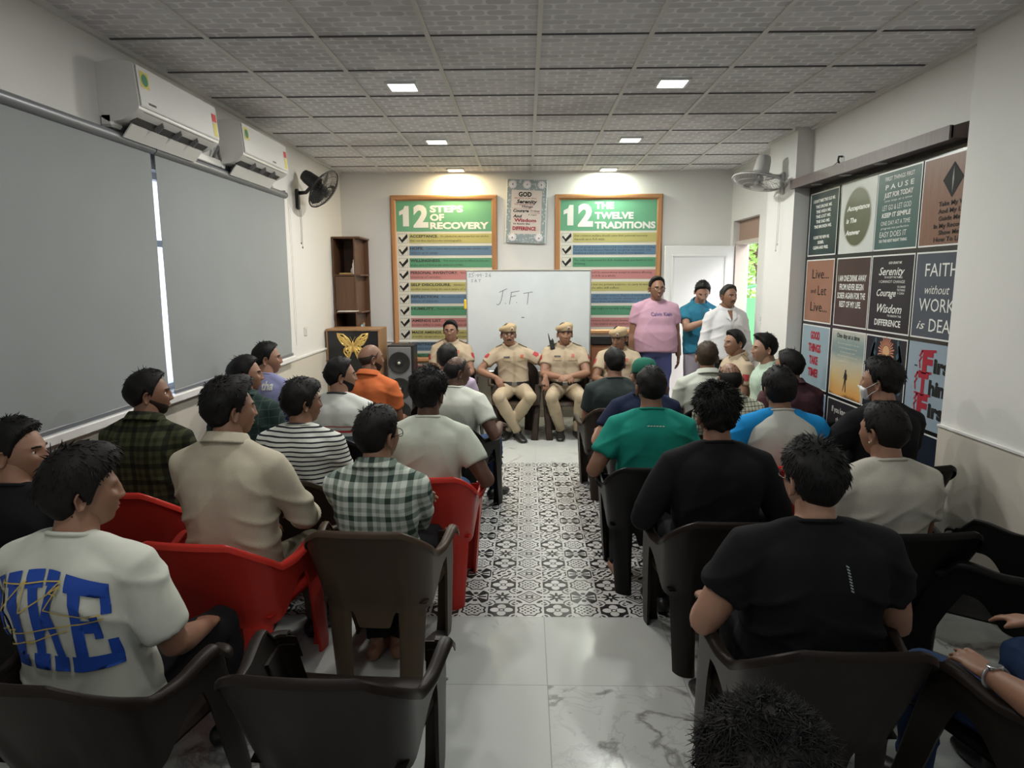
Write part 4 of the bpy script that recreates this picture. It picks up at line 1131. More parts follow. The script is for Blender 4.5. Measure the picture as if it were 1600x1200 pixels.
def chair_parts():
    P = {}
    P['backrest'] = shell(-.62, .62, 61, 16, top_z, bot_z, MB(), bulge=leg_bulge)
    for nm, sg in (('a', -1), ('b', 1)):
        P['arm_panel_' + nm] = shell(sg * .62, sg * 1.2, 25, 10, top_z, bot_z, MB(), bulge=leg_bulge) if sg > 0 else shell(-1.2, -.62, 25, 10, top_z, bot_z, MB(), bulge=leg_bulge)
    # legs: the shell carried on down, narrowing
    def leg(uc0, uc1, w0, w1, ztop):
        mb = MB(); n, k = 19, 12; G = np.zeros((k, n, 3)); G2 = G.copy()
        for i in range(k):
            f = i / (k - 1); z = ztop * (1 - f); uc = uc0 + (uc1 - uc0) * f; w = w0 + (w1 - w0) * f ** .8
            for j in range(n):
                u = uc + w * (j / (n - 1) - .5) * 2
                u = max(-1.25, min(1.25, u))
                G[i, j] = plan(u, z, leg_bulge(u, z) + .0022 + .0025 * min(1, f * 6) + .006 * f * math.sin(PI * j / (n - 1))); G2[i, j] = plan(u, z, leg_bulge(u, z) - .010 * (1 - f * .3))
        mb.grid(G, flip=uc0 > -9); o1 = mb.n - n * k
        mb.grid(G2); o2 = mb.n - n * k
        per = [(0, j) for j in range(n)] + [(i, n - 1) for i in range(1, k)] + [(k - 1, j) for j in range(n - 2, -1, -1)] + [(i, 0) for i in range(k - 2, 0, -1)]
        for (a, b), (c, d) in zip(per, per[1:] + per[:1]):
            mb.f.append((o1 + a * n + b, o2 + a * n + b, o2 + c * n + d, o1 + c * n + d)); mb.m.append(0)
        return mb
    P['leg_1'] = leg(.395, .445, .092, .052, .385); P['leg_2'] = leg(-.395, -.445, .092, .052, .385)
    P['leg_3'] = leg(1.0, 1.06, .165, .115, .56); P['leg_4'] = leg(-1.0, -1.06, .165, .115, .56)
    # rolled rim along the top edge, wide on the arms
    mb = MB(); us = np.linspace(-1.12, 1.12, 109); G = []
    for u in us:
        p = np.array(plan(u, top_z(u))); q = np.array(plan(u, top_z(u), .02)); o = q - p; o[2] = 0
        if abs(u) > 1: o = np.array([np.sign(u) * math.cos(min(1, (abs(u) - 1) * 12) * PI / 2), math.sin(min(1, (abs(u) - 1) * 12) * PI / 2), 0])
        if np.linalg.norm(o) < 1e-6: o = np.array([np.sign(u), 0, 0])
        o = o / np.linalg.norm(o)
        s = abs(u); w = .014 + .020 * sstep(.5, .75, s); h = .011
        zz = np.array([0, 0, 1.0])
        G.append([p + o * a + zz * b for a, b in ((-.006, -.002), (-.004, h * .7), (w * .3, h), (w * .8, h * .6), (w, -.002), (w * 1.02, -.016), (w * .93, -.017), (w * .80, -.004), (w * .3, .003), (0.004, -.004))])
    mb.grid(np.array(G), wrap=True); k = len(G[0]); mb.f.append(tuple(range(k))[::-1]); mb.f.append(tuple(len(us) * k - k + i for i in range(k))); mb.m += [0, 0]
    P['rim'] = mb
    # dished seat
    mb = MB(); n = 17; G = np.zeros((n, n, 3))
    for i in range(n):
        f = i / (n - 1); y = -.238 + .468 * f
        hw = .222 + .045 * f
        for j in range(n):
            s = j / (n - 1) * 2 - 1
            G[i, j] = (hw * s, y, .405 - .022 * (1 - s * s) * math.sin(min(1, f * 1.15) * PI * .9) + .008 * f - .035 * max(0, f - .88) / .12 * .8)
    G2 = G.copy(); G2[:, :, 2] -= .006
    mb.grid(G, flip=True).grid(G2)
    P['seat'] = mb
    return P
_CP = chair_parts()
def plastic(name, c, rough=.42): return mat(name, rough=rough, spec=.17, build=lambda nt: mixc(nt, noisetex(nt, None, 3.0, 4.0), tuple(q * .85 for q in c), tuple(min(1, q * 1.15) for q in c)), bump=(260, .03, .001))
CH_MAT = {'brown': plastic('plastic_brown', (0.0150, 0.0108, 0.0086)), 'dark': plastic('plastic_black', (0.0050, 0.0047, 0.0047)), 'taupe': plastic('plastic_taupe', (0.072, 0.050, 0.034)),
          'red': plastic('plastic_red', (0.50, 0.035, 0.025), .35), 'umber': plastic('plastic_umber', (0.032, 0.021, 0.016))}
_CM = {}
def chair(kind, x, y, rz, label):
    t = empty('plastic_armchair', (x, y, 0), rz, label, 'chair', 'moulded plastic armchairs')
    if kind not in _CM:
        _CM[kind] = [(k.split('_')[0] if k[:3] in ('leg',) else 'arm_panel' if k[:3] == 'arm' else k, mb.mesh(k, CH_MAT[kind], True)) for k, mb in _CP.items()]
        for k, me in _CM[kind]: me.set_sharp_from_angle(angle=rad(40))
    for k, me in _CM[kind]:
        o = bpy.data.objects.new(k, me); COL.objects.link(o); o.parent = t
    return t
# ------------------------------------------------------------------ people: shared anatomy
def ss(a, b, x):
    t = np.clip((np.asarray(x, float) - a) / (b - a), 0, 1); return t * t * (3 - 2 * t)
def head_pts(T, P, off=0.0, feat=True):
    T, P = np.asarray(T, float), np.asarray(P, float)
    dx, dy, dz = np.sin(T) * np.cos(P), np.cos(T) * np.cos(P), np.sin(P)
    k = np.maximum(0, -dz)
    x, y, z = .0735 * dx, .094 * dy, .112 * dz
    x = x * (1 - .27 * k ** 1.5) * (1 + .05 * np.maximum(0, dy) * (1 - k))
    y = y * np.where(dy < 0, 1 - .34 * k ** 1.2, 1.0) + .020 * k ** 1.5
    y = y - .010 * np.maximum(0, -dy) * np.maximum(0, 1 - np.abs(dz - .25) * 1.3)
    if feat:
        m = ss(.05, .45, dy); ax = np.abs(x); g = lambda q, c, w: np.exp(-((q - c) / w) ** 2)
        f = .005 * g(x, 0, .012) * g(z, .012, .016)
        f = f + .0195 * np.exp(-(x / .0125) ** 2) * np.clip((.018 - z) / .044, 0, 1) * ss(-.040, -.027, z)
        f = f + .008 * g(ax, .013, .006) * g(z, -.027, .006)
        f = f - .010 * g(ax, .031, .014) * g(z, .006, .011)
        f = f + .006 * g(ax, .028, .024) * g(z, .027, .008)
        f = f + .006 * g(x, 0, .020) * (g(z, -.052, .0045) + 1.1 * g(z, -.064, .005))
        f = f - .003 * g(x, 0, .024) * g(z, -.058, .002)
        f = f + .008 * g(x, 0, .022) * g(z, -.096, .014)
        f = f + .005 * g(ax, .043, .016) * g(z, -.014, .02)
        y = y + f * m
    n = np.stack([dx / .0735, dy / .094, dz / .112], -1); n /= np.linalg.norm(n, axis=-1, keepdims=True)
    return np.stack([x, y, z], -1) + n * np.asarray(off)[..., None]
def head_mb():
    mb = MB()
    u = np.linspace(-PI, PI, 80, endpoint=False); T = u - .58 * np.sin(u)
    P = np.linspace(-PI / 2 + .03, PI / 2 - .03, 60)
    TT, PP = np.meshgrid(T, P)
    G = head_pts(TT, PP); mb.grid(G, wrap=True)
    mb.f.append(tuple(range(79, -1, -1))); mb.f.append(tuple(59 * 80 + i for i in range(80))); mb.m += [0, 0]
    for sx in (-1, 1):     # ears: a cupped disc with a raised rim and lobe
        G = []
        for r, th in ((0.0, -.002), (.35, -.003), (.62, .001), (.82, .0075), (.95, .009), (1.0, .005), (.97, -.002), (.75, -.008), (.3, -.012)):
            row = []
            for a in np.linspace(0, 2 * PI, 20, endpoint=False):
                ey, ez = .0185 * r * math.cos(a) * (1.0 if math.sin(a) > 0 else .78), .031 * r * math.sin(a)
                row.append((th, ey, ez))
            G.append(row)
        G = np.array(G)
        R = Matrix.Rotation(sx * rad(24), 3, 'Z') @ Matrix.Rotation(rad(-10), 3, 'X')
        G[:, :, 0] *= sx
        G = G @ np.array(R).T + np.array([sx * .079, -.010, -.006])
        mb.grid(G, wrap=True, flip=sx < 0)
    return mb
HEAD = head_mb()

def strands(P, R):
    """P: (N,k,3) centre lines, R: (k,) or (N,k) radii -> MB of three sided tapered strands"""
    N, k = P.shape[:2]
    R = np.broadcast_to(R, (N, k))
    T = P[:, -1] - P[:, 0]; T /= np.linalg.norm(T, axis=1, keepdims=True) + 1e-9
    a = np.cross(T, np.array([.3, .5, .81])); a /= np.linalg.norm(a, axis=1, keepdims=True) + 1e-9
    b = np.cross(T, a)
    V = np.zeros((N, k, 3, 3))
    for j in range(3):
        c, s = math.cos(2.094 * j), math.sin(2.094 * j)
        V[:, :, j] = P + (a * c + b * s)[:, None, :] * R[:, :, None]
    F = []
    base = np.arange(N) * k * 3
    mb = MB(); fl = []
    for i in range(k - 1):
        for j in range(3):
            fl.append(np.stack([base + i * 3 + j, base + i * 3 + (j + 1) % 3, base + (i + 1) * 3 + (j + 1) % 3, base + (i + 1) * 3 + j], 1))
    mb.add(V.reshape(-1, 3), np.concatenate(fl).tolist())
    return mb

AZ = [0, 35, 58, 70, 80, 88, 98, 112, 135, 180]
HL = {'std': [46, 42, 29, 17, -7, -9, 7, -26, -44, -52], 'high': [54, 50, 38, 24, 0, -4, 9, -20, -36, -44], 'low': [28, 27, 18, 4, -16, -18, 0, -32, -52, -60]}
def hair_mb(style, seed):
    """style: dict(side, top, front, noise, line, strands, len, lift, curl, bald, flow)"""
    rng = np.random.RandomState(seed)
    n, k = 84, 26
    th = np.linspace(-PI, PI, n, endpoint=False)
    st = dict(side=.010, top=.022, front=.0, noise=.004, line='std', strands=420, len=.026, lift=.07, curl=0, bald=None, fwd=.5, nfreq=38, rad=.0022)
    st.update(style)
    low = np.radians(np.interp(np.degrees(np.abs(th)), AZ, HL[st['line']]))
    hi = np.full(n, PI / 2 - .02)
    if st['bald']:       # bare crown: the hair stops at this height, front to back
        hi = np.radians(np.interp(np.degrees(np.abs(th)), [0, 60, 90, 130, 180], st['bald']))
        hi = np.maximum(hi, low + .02)
    f = np.linspace(0, 1, k)[:, None]
    P = low[None] + (hi - low)[None] * f
    T = np.broadcast_to(th[None], P.shape)
    ph = rng.rand(8) * 6.28
    def lump(T, P):
        p = head_pts(T, P, 0, False); q = st['nfreq']
        a = np.sin(p[..., 0] * q * 1.7 + ph[0] + 2.2 * np.sin(p[..., 2] * q + ph[1])) + np.sin(p[..., 1] * q * 1.5 + ph[2] + 2 * np.sin(p[..., 0] * q * 1.3 + ph[3])) + .7 * np.sin(p[..., 2] * q * 2.3 + ph[4] + 1.5 * np.sin(p[..., 1] * q * 2 + ph[5]))
        return a / 2.7
    def thick(T, P):
        up = ss(-.1, .85, np.sin(P))
        t = st['side'] + (st['top'] - st['side']) * up
        t = t + st['front'] * np.exp(-(T / .75) ** 2) * np.exp(-((P - .95) / .35) ** 2)
        return t + st['noise'] * lump(T, P)
    edge = ss(0, .20, f) if not st['bald'] else ss(0, .25, f) * ss(0, .5, 1 - f)
    th_ = thick(T, P) * np.broadcast_to(edge, P.shape) - .004 * (1 - np.broadcast_to(edge, P.shape))
    mb = MB().grid(head_pts(T, P, th_, False), wrap=True)
    if not st['bald']:
        mb.f.append(tuple((k - 1) * n + i for i in range(n))); mb.m.append(0)
    N = st['strands']
    if N:
        tt = rng.uniform(-PI, PI, N); l = np.interp(tt, th, low); h = np.interp(tt, th, hi)
        q = rng.rand(N) ** .8; pp = l + (h - l) * (.05 + .92 * q)
        p0 = head_pts(tt, pp, np.maximum(.0, thick(tt, pp) * np.clip(q * 8 + .35, 0, 1)) - .004, False)
        e = 1e-3
        nn = head_pts(tt, pp, .01, False) - head_pts(tt, pp, 0, False); nn /= np.linalg.norm(nn, axis=1, keepdims=True)
        dn = head_pts(tt, pp - e, 0, False) - head_pts(tt, pp, 0, False); dn /= np.linalg.norm(dn, axis=1, keepdims=True) + 1e-9
        topw = ss(.55, 1.1, pp)[:, None] * st['fwd']
        fw = np.array([.25, 1, .15]) - nn * (nn @ np.array([.25, 1, .15]))[:, None]
        flow = dn * (1 - topw) + fw * topw + rng.normal(0, .16, (N, 3))
        flow /= np.linalg.norm(flow, axis=1, keepdims=True)
        L = (st['len'] * rng.uniform(.6, 1.2, N))[:, None] * ((.45 + .55 * ss(-.3, .6, pp)) * (.3 + .7 * ss(0, .45, q)))[:, None]
        pts = []
        cu = rng.normal(0, 1, (N, 3)); cu2 = np.cross(nn, cu)
        for s in (0, .33, .66, 1.0):
            w = p0 + nn * (L * st['lift'] * (s - .25 * s * s)) + flow * L * s * (1 - st['lift'] * .6)
            if st['curl']: w = w + st['curl'] * (cu * math.sin(s * 5) + cu2 * math.sin(s * 4.2 + .6)) * (.3 + s) * .6
            pts.append(w)
        mb.addmb(strands(np.stack(pts, 1), np.array([1.0, .9, .6, .12]) * st['rad']))
    return mb

def patch_mb(az0, az1, lo, hi, off, n=28, k=10, edge=.15):
    """thin shell on the face between two azimuths (deg) with heights lo(az), hi(az) given as z in metres"""
    a = np.radians(np.linspace(az0, az1, n)); L = np.array([lo(math.degrees(q)) for q in a]); H = np.array([hi(math.degrees(q)) for q in a])
    f = np.linspace(0, 1, k)[:, None]; Z = L[None] + (H - L)[None] * f
    P = np.arcsin(np.clip(Z / .112, -.99, .99)); T = np.broadcast_to(a[None], P.shape)
    e = ss(0, edge, f) * ss(0, edge, 1 - f) * (ss(0, edge, np.linspace(0, 1, n)) * ss(0, edge, 1 - np.linspace(0, 1, n)))[None]
    return MB().grid(head_pts(T, P, off * e - .0015 * (1 - e)), flip=False)

_tmp_me = None
def remesh(mb, voxel, it=3, fac=.5):
    """fuse the overlapping closed shapes of mb into one skin"""
    me = bpy.data.meshes.new('fuse'); me.from_pydata(np.concatenate(mb.v).tolist(), [], mb.f); me.update()
    o = bpy.data.objects.new('fuse', me); COL.objects.link(o)
    m = o.modifiers.new('r', 'REMESH'); m.mode = 'VOXEL'; m.voxel_size = voxel; m.adaptivity = 0
    if it: s = o.modifiers.new('s', 'SMOOTH'); s.factor = fac; s.iterations = it
    dg = bpy.context.evaluated_depsgraph_get()
    ev = o.evaluated_get(dg).to_mesh()
    V = np.zeros(len(ev.vertices) * 3); ev.vertices.foreach_get('co', V)
    nl = len(ev.loops); LI = np.zeros(nl, np.int32); ev.loops.foreach_get('vertex_index', LI)
    np_ = len(ev.polygons); LT = np.zeros(np_, np.int32); ev.polygons.foreach_get('loop_total', LT)
    N = np.zeros(len(ev.vertices) * 3); ev.vertex_normals.foreach_get('vector', N) if hasattr(ev, 'vertex_normals') else None
    o.evaluated_get(dg).to_mesh_clear()
    bpy.data.objects.remove(o); bpy.data.meshes.remove(me)
    return [V.reshape(-1, 3), LI, LT, N.reshape(-1, 3)]
def rm_mesh(name, R, m, extra=None):
    V, LI, LT, N = R
    if extra is not None and extra.n:
        E = np.concatenate(extra.v); o = len(V); V = np.concatenate([V, E])
        LI = np.concatenate([LI, np.array([i + o for f in extra.f for i in f], np.int32)]); LT = np.concatenate([LT, np.array([len(f) for f in extra.f], np.int32)])
    me = bpy.data.meshes.new(name)
    me.vertices.add(len(V)); me.vertices.foreach_set('co', V.astype(np.float32).ravel())
    me.loops.add(len(LI)); me.loops.foreach_set('vertex_index', LI)
    me.polygons.add(len(LT)); st = np.concatenate([[0], np.cumsum(LT)[:-1]]).astype(np.int32)
    me.polygons.foreach_set('loop_start', st); me.polygons.foreach_set('loop_total', LT)
    me.polygons.foreach_set('use_smooth', np.ones(len(LT), bool))
    for q in (m if isinstance(m, (list, tuple)) else [m]): me.materials.append(q)
    me.update(calc_edges=True); me.validate()
    return me

def nz(v): v = np.asarray(v, float); return v / (np.linalg.norm(v) + 1e-9)
def lerp(a, b, t): return np.asarray(a, float) * (1 - t) + np.asarray(b, float) * t
def ik(S_, W, l1, l2, pole):
    S_, W = np.asarray(S_, float), np.asarray(W, float); d = W - S_; L = np.linalg.norm(d); dn = d / L
    if L > (l1 + l2) * .995: W = S_ + dn * (l1 + l2) * .995; L = (l1 + l2) * .995
    if L < abs(l1 - l2) + .03: L = abs(l1 - l2) + .03; W = S_ + dn * L
    a = (l1 * l1 - l2 * l2 + L * L) / (2 * L); h = math.sqrt(max(0, l1 * l1 - a * a))
    p = np.asarray(pole, float); p = p - dn * p.dot(dn); p = nz(p)
    return S_ + dn * a + p * h, W

def hand(mb, W, d, n, sg, curl=.5, spread=.012, thumb=.6, sc=1.0):
    d = nz(d); n = nz(np.asarray(n, float) - d * np.dot(n, d)); s = np.cross(d, n); t = -sg * s
    mb.tube([W - d * .01, W + d * .022 * sc, W + d * .055 * sc, W + d * .088 * sc], [(.025, .020), (.036 * sc, .017), (.041 * sc, .0145), (.038 * sc, .0115)], 12, up=n, round_cap=True)
    for i, L in enumerate((.070, .079, .074, .057)):
        b = W + d * (.084 - .005 * abs(i - 1)) * sc + t * (.0300 - .0200 * i) * sc
        dd = nz(d + t * (1.3 - i) * spread * 4)
        pts = [b - dd * .012, b]; p = b; ang = 0
        cs = curl if np.isscalar(curl) else curl[i]
        for fr, ca in ((.46, .75), (.30, 1.0), (.24, .7)):
            ang += cs * ca
            v = dd * math.cos(ang) - n * math.sin(ang); p = p + v * L * fr * sc; pts.append(p)
        mb.tube(pts, [.0094, .0094, .0088, .0082, .0068], 8, round_cap=True, up=n)
    b = W + d * .030 * sc + t * .024 * sc
    v = nz(d * .72 + t * thumb - n * .35); v2 = nz(d * .9 + t * thumb * .25 - n * .45)
    mb.tube([b - v * .015, b + v * .030, b + v * .030 + v2 * .030], [.0135, .0115, .0085], 9, round_cap=True, up=n)

SKIN = {}
def skin(c):
    k = 'skin_%d_%d' % (int(c[0] * 1000), int(c[1] * 1000))
    return mat(k, c, 0.5, spec=.4, build=lambda nt: mixc(nt, noisetex(nt, None, 9.0, 4.0), tuple(q * .78 for q in c), tuple(q * 1.0 for q in c)), bump=(220, .06, .002))
FAIR, TAN, BROWN, DARK = (0.36, 0.20, 0.135), (0.29, 0.15, 0.095), (0.22, 0.11, 0.066), (0.10, 0.048, 0.03)
def hairmat(c, nm): return mat('hair_' + nm, rough=.62, spec=.22, build=lambda nt: mixc(nt, noisetex(nt, None, 60.0, 3.0), tuple(q * .6 for q in c), tuple(q * 1.4 for q in c)), bump=(150, .25, .003))
H_BLACK = hairmat((0.0062, 0.0056, 0.0054), 'black'); H_SOFT = hairmat((0.0075, 0.0062, 0.0055), "soft"); H_BROWN = hairmat((0.040, 0.026, 0.016), 'brown'); H_GREY = hairmat((0.030, 0.028, 0.026), 'greying'); H_CURL = hairmat((0.012, 0.011, 0.0105), 'curl'); H_STUB = hairmat((0.030, 0.020, 0.015), 'stubble')
M_EYE = mat('eye_white', (0.55, 0.53, 0.50), .2); M_IRIS = mat('iris', (0.012, 0.008, 0.006), .15); M_LIP = mat('lips', (0.24, 0.095, 0.075), .45); M_LENS = mat('spectacle_frame', (0.010, 0.010, 0.010), .25)

def cloth(name, c, build=None, rough=.88, bump=None):
    if build is None:
        build = lambda nt: mixc(nt, noisetex(nt, None, 14.0, 4.0), tuple(q * .90 for q in c), tuple(min(.9, q * 1.08) for q in c))
    return mat('cloth_' + name, c, rough, spec=.15, build=build, bump=bump or (420, .10, .003))
def stripes(base, ink_, period, w, off=0.0):
    def f(nt):
        x, y, z = objxyz(nt); n = noisetex(nt, None, 6.0, 2.0)
        return mixc(nt, ((z + n * .012 + off) / period).fract() < w, base, ink_)
    return f
def bands(base, L):
    """L: (z0, z1, colour)"""
    def f(nt):
        x, y, z = objxyz(nt); n = noisetex(nt, None, 5.0, 2.0); z = z + n * .02; c = base
        for (a, b, k) in L: c = mixc(nt, z.band((a + b) / 2, (b - a) / 2), c, k)
        return c
    return f
def plaid(c0, c1, c2, px, pz, soft=.5):
    def f(nt):
        x, y, z = objxyz(nt); n = noisetex(nt, None, 4.0, 2.0)
        u = ((x + n * .02) / px).fract(); v = ((z + n * .02) / pz).fract()
        a = (u < .30) + ((u - .5) > 0.0) * ((u - .72) < 0.0) * soft
        b = (v < .30) + ((v - .5) > 0.0) * ((v - .72) < 0.0) * soft
        s = (a + b) * .5
        return mixc(nt, (s * 2.0 - 1.0).max(0.0).min(1.0), mixc(nt, (s * 2.0).min(1.0), c0, c1), c2)
    return f
def checkline(base, ink_, p, w):
    def f(nt):
        x, y, z = objxyz(nt); n = noisetex(nt, None, 4.0, 2.0)
        return mixc(nt, (((x + n * .02) / p).fract() < w).max(((z + n * .02) / p).fract() < w), base, ink_)
    return f

class Person:
    pass

def folds(V, N, amp, seed, z0, z1):
    r = np.random.RandomState(seed); p = r.rand(8) * 6.28
    x, y, z = V.T
    f = np.clip((z - z0) / (z1 - z0), 0, 1)
    low = ss(.75, .15, f)
    rg = lambda q: (1 - np.abs(np.sin(q))) ** 2.2
    a = rg(24 * z + 1.6 * np.sin(8 * x + p[0]) + 1.2 * np.sin(9 * y + p[1])) * low * (.5 + .5 * np.sin(7 * x + p[7]))
    b = rg(17 * (z + .8 * np.abs(x)) + 1.4 * np.sin(10 * z + p[2]) + p[3]) * ss(.15, .45, f) * ss(.98, .75, f) * ss(.04, .14, np.abs(x))
    b2 = rg(15 * (z - .9 * x) + 1.6 * np.sin(9 * z + p[5]) + p[6]) * ss(.1, .3, f) * ss(.9, .6, f) * (.5 + .5 * np.sin(9 * x + p[1]))
    c = np.sin(13 * x + p[4] + 2 * np.sin(7 * z + p[5])) * np.sin(11 * z + p[6])
    d = 1.3 * a + 1.2 * b + .9 * b2 + .55 * c
    return V + N * (amp * 1.9 * d)[:, None]

ARMS = {
 'thigh': dict(w=(.15, .20, .63), pole=(.35, -.6, -.8), hd=(-.15, 1, -.3), hn=(0, .3, 1), curl=.35),
 'lap': dict(w=(.075, .20, .64), pole=(.8, -.5, -.3), hd=(-.7, .6, -.2), hn=(0, .25, 1), curl=.45),
 'rest': dict(w=(.285, .08, .680), pole=(.5, -.9, -.7), hd=(-.08, 1, -.25), hn=(0, .25, 1), curl=.35),
 'phone': dict(w=(.07, .24, .74), pole=(.5, -.2, -1), hd=(-.45, .8, .35), hn=(.3, -.5, -.8), curl=.55),
 'fold': dict(w=(-.07, .17, .78), pole=(.8, -.1, -.7), hd=(-1, .25, .05), hn=(0, 1, .3), curl=.3),
 'hang': dict(w=(.285, .02, .80), pole=(.3, -1, 0), hd=(-.05, .15, -1), hn=(1, .1, 0), curl=.35),
}
def person(label, x, y, ztop, yaw=0, hyaw=0, hpitch=0, hroll=0, b=1.0, fat=0.0, stand=False, skin_c=BROWN, hair=None, hairm=None, shirt=None, sleeve='short', collar='crew',
           trousers=None, armR='thigh', armL='thigh', lean=0.0, slouch=.020, shoes='black', knees=.0, ankles=None, vox=.0085, face=False, beard=None, brows=True, moustache=False, glasses=False, seed=1,
           fold=.0040, hx=.0, tilt=0.0, sleeve_mat=None, seat=.40, hair_t=None, head_fwd=.0, smile=False, head_s=1.0, shoulder_yaw=0.0, group=None, tuck=False, hy0=None):
    P = Person(); P.cfg = dict(label=label)
    rng = np.random.RandomState(seed)
    ht = hair_t if hair_t is not None else (.018 if hair else .003)
    hcz = ztop - ht - .112 * head_s * math.cos(rad(hpitch)) * 1.0
    if stand:
        hz = ztop * .535; hyp = 0.0; hcy = .02 + lean + head_fwd
    else:
        hz = seat + .105; hyp = -.070; hcy = -.05 + lean + head_fwd
    hc = np.array([hx, hcy, hcz])
    nb = np.array([hx * .6, hcy - .045 - head_fwd * .6 - .10 * max(0, math.sin(rad(hpitch))) , hcz - .132 * head_s])       # base of the neck
    hip = np.array([0, hyp, hz])
    ctrl = (hip + nb) / 2 + np.array([0, -slouch * 1.6, 0])
    def spine(s): return hip * (1 - s) ** 2 + ctrl * 2 * s * (1 - s) + nb * s * s
    def tang(s): return nz((ctrl - hip) * 2 * (1 - s) + (nb - ctrl) * 2 * s)
    SEC = [(-.14, .135, .095), (-.06, .165, .118), (.06, .170 + fat * .3, .120 + fat * .4), (.20, .160 + fat * .8, .112 + fat * 1.0), (.36, .155 + fat * .9, .108 + fat * 1.15), (.52, .163 + fat * .6, .110 + fat * .8), (.68, .172 + fat * .35, .114 + fat * .4), (.80, .174 + fat * .1, .110), (.88, .163, .096), (.94, .128, .082), (1.0, .078, .068)]
    def torso(mb, g, s0=-.14, gb=None):
        n = 28; G = []
        for (s, w, d) in SEC:
            if s < s0 - .001: continue
            c = spine(s); t = tang(max(0, min(1, s)))
            ya = rad(shoulder_yaw) * max(0, s); xa = np.array([math.cos(ya), math.sin(ya), 0]); xa = nz(xa - t * xa.dot(t)); na = np.cross(t, xa)  # na points forward
            gg = g if s < .93 else g * .55
            ww, dd = w * b + gg, d * (b * .5 + .5) + gg
            row = []
            for a in np.linspace(0, 2 * PI, n, endpoint=False):
                ca, sa = math.cos(a), math.sin(a); e = .80
                px, py = ww * np.sign(ca) * abs(ca) ** e, dd * np.sign(sa) * abs(sa) ** e
                if py > 0: py *= 1.05 + (.12 * math.sin(PI * max(0, min(1, (s - .5) / .4))) if s > .5 else fat * 2.0 * math.sin(PI * max(0, min(1, s / .6))))
                elif s > .45 and s < .95: py *= 1 - .10 * math.exp(-(px / .03) ** 2)
                row.append(c + xa * px + na * py)
            G.append(row)
        G = np.array(G); mb.grid(G, wrap=True); o = mb.n - G.shape[0] * n
        mb.f.append(tuple(o + i for i in range(n - 1, -1, -1))); mb.f.append(tuple(mb.n - n + i for i in range(n))); mb.m += [0, 0]
    tn = tang(.93); ya = rad(shoulder_yaw); xa = np.array([math.cos(ya), math.sin(ya), 0])
    sh = {}
    for sg in (1, -1): sh[sg] = spine(.865) + xa * sg * .172 * b + np.array([0, .004, -.010])
    U, Fo = .285 * (.93 + .07 * b), .250
    arm = {}
    for sg, A in ((1, armR), (-1, armL)):
        A = dict(ARMS[A]) if isinstance(A, str) else dict(ARMS['thigh'], **A)
        f = np.array([sg, 1, 1])
        W = np.array(A['w'], float) * f; 
        E, W = ik(sh[sg], W, U, Fo, np.array(A['pole'], float) * f)
        arm[sg] = (sh[sg], E, W, nz(np.array(A['hd'], float) * f), nz(np.array(A['hn'], float) * f), A['curl'])
    # legs
    leg = {}
    for sg in (1, -1):
        hj = hip + np.array([sg * .088, .02 if not stand else 0, -.02 if not stand else -.03])
        if stand:
            kn = np.array([sg * .105, .02, hz * .53]); an = np.array([sg * .12, -.02, .085]); td = nz((sg * .25, 1, 0))
            if ankles: an = np.array(ankles[sg][0], float); td = nz(ankles[sg][1])
        else:
            kn = np.array([sg * (.14 + knees), hyp + .43, seat + .075]); an = np.array([sg * (.13 + knees * .6), hyp + .46, .085]); td = nz((sg * .2, 1, -.05))
            if ankles: an = np.array(ankles[sg][0], float); td = nz(ankles[sg][1])
        leg[sg] = (hj, kn, an, td)
    def limb_arm(mb, sg, g, upto):
        """upto: fraction along upper arm (0..1) or beyond 1 into the forearm (2 = wrist)"""
        S_, E, W, hd, hn, cu = arm[sg]
        pts = [(S_ - (S_ - nb) * .30, .050), (S_, .055 * b), (lerp(S_, E, .22), .055 * b), (lerp(S_, E, .5), .051 * b), (lerp(S_, E, .85), .044 * b), (E, .042), (lerp(E, W, .15), .044), (lerp(E, W, .35), .0430), (lerp(E, W, .7), .034), (W, .0270)]
        pts = [(p, r * (1 + fat * 2.5)) for p, r in pts]
        fr = [0, 0.02, .22, .5, .85, 1, 1.15, 1.35, 1.7, 2]
        q = [(p, r) for (p, r), f in zip(pts, fr) if f < upto - .03]
        S2 = lerp(S_, E, upto) if upto <= 1 else lerp(E, W, upto - 1)
        rr = np.interp(upto, fr, [r for _, r in pts]); q.append((S2, rr))
        mb.tube([p for p, _ in q], [r + g * (1 + .5 * (upto < 1) * i / len(q)) for i, (_, r) in enumerate(q)], 16, cap=True, round_cap=False, up=(0, 1, .2))
        mb.ell(S_ + np.array([0, 0, -.004]), (.052 * b + g, .052 * b + g, .050 * b + g), 14, 10)
        mb.tube([nb + nd * .10 + np.array([0, -.012, 0]), lerp(nb, S_, .45) + np.array([0, -.006, .016]), lerp(nb, S_, .9) + np.array([0, 0, .002])], [.040 + g * .4, .042 + g * .8, .044 + g], 14, up=(0, 1, 0))
    def limb_leg(mb, sg, g, upto=2.0):
        hj, kn, an, td = leg[sg]
        pts = [(hj, .088 + fat * .2), (lerp(hj, kn, .35), .082 + fat * .15), (lerp(hj, kn, .75), .066), (kn, .058), (lerp(kn, an, .15), .056), (lerp(kn, an, .35), .054), (lerp(kn, an, .7), .041), (an, .034)]
        mb.tube([p for p, _ in pts], [r + g * (1 if i < 5 else 1.35) for i, (p, r) in enumerate(pts)], 16, up=(0, 1, .2) if stand else (0, 0, 1))
        mb.ell(kn, (.059 + g, .059 + g, .059 + g), 14, 10)
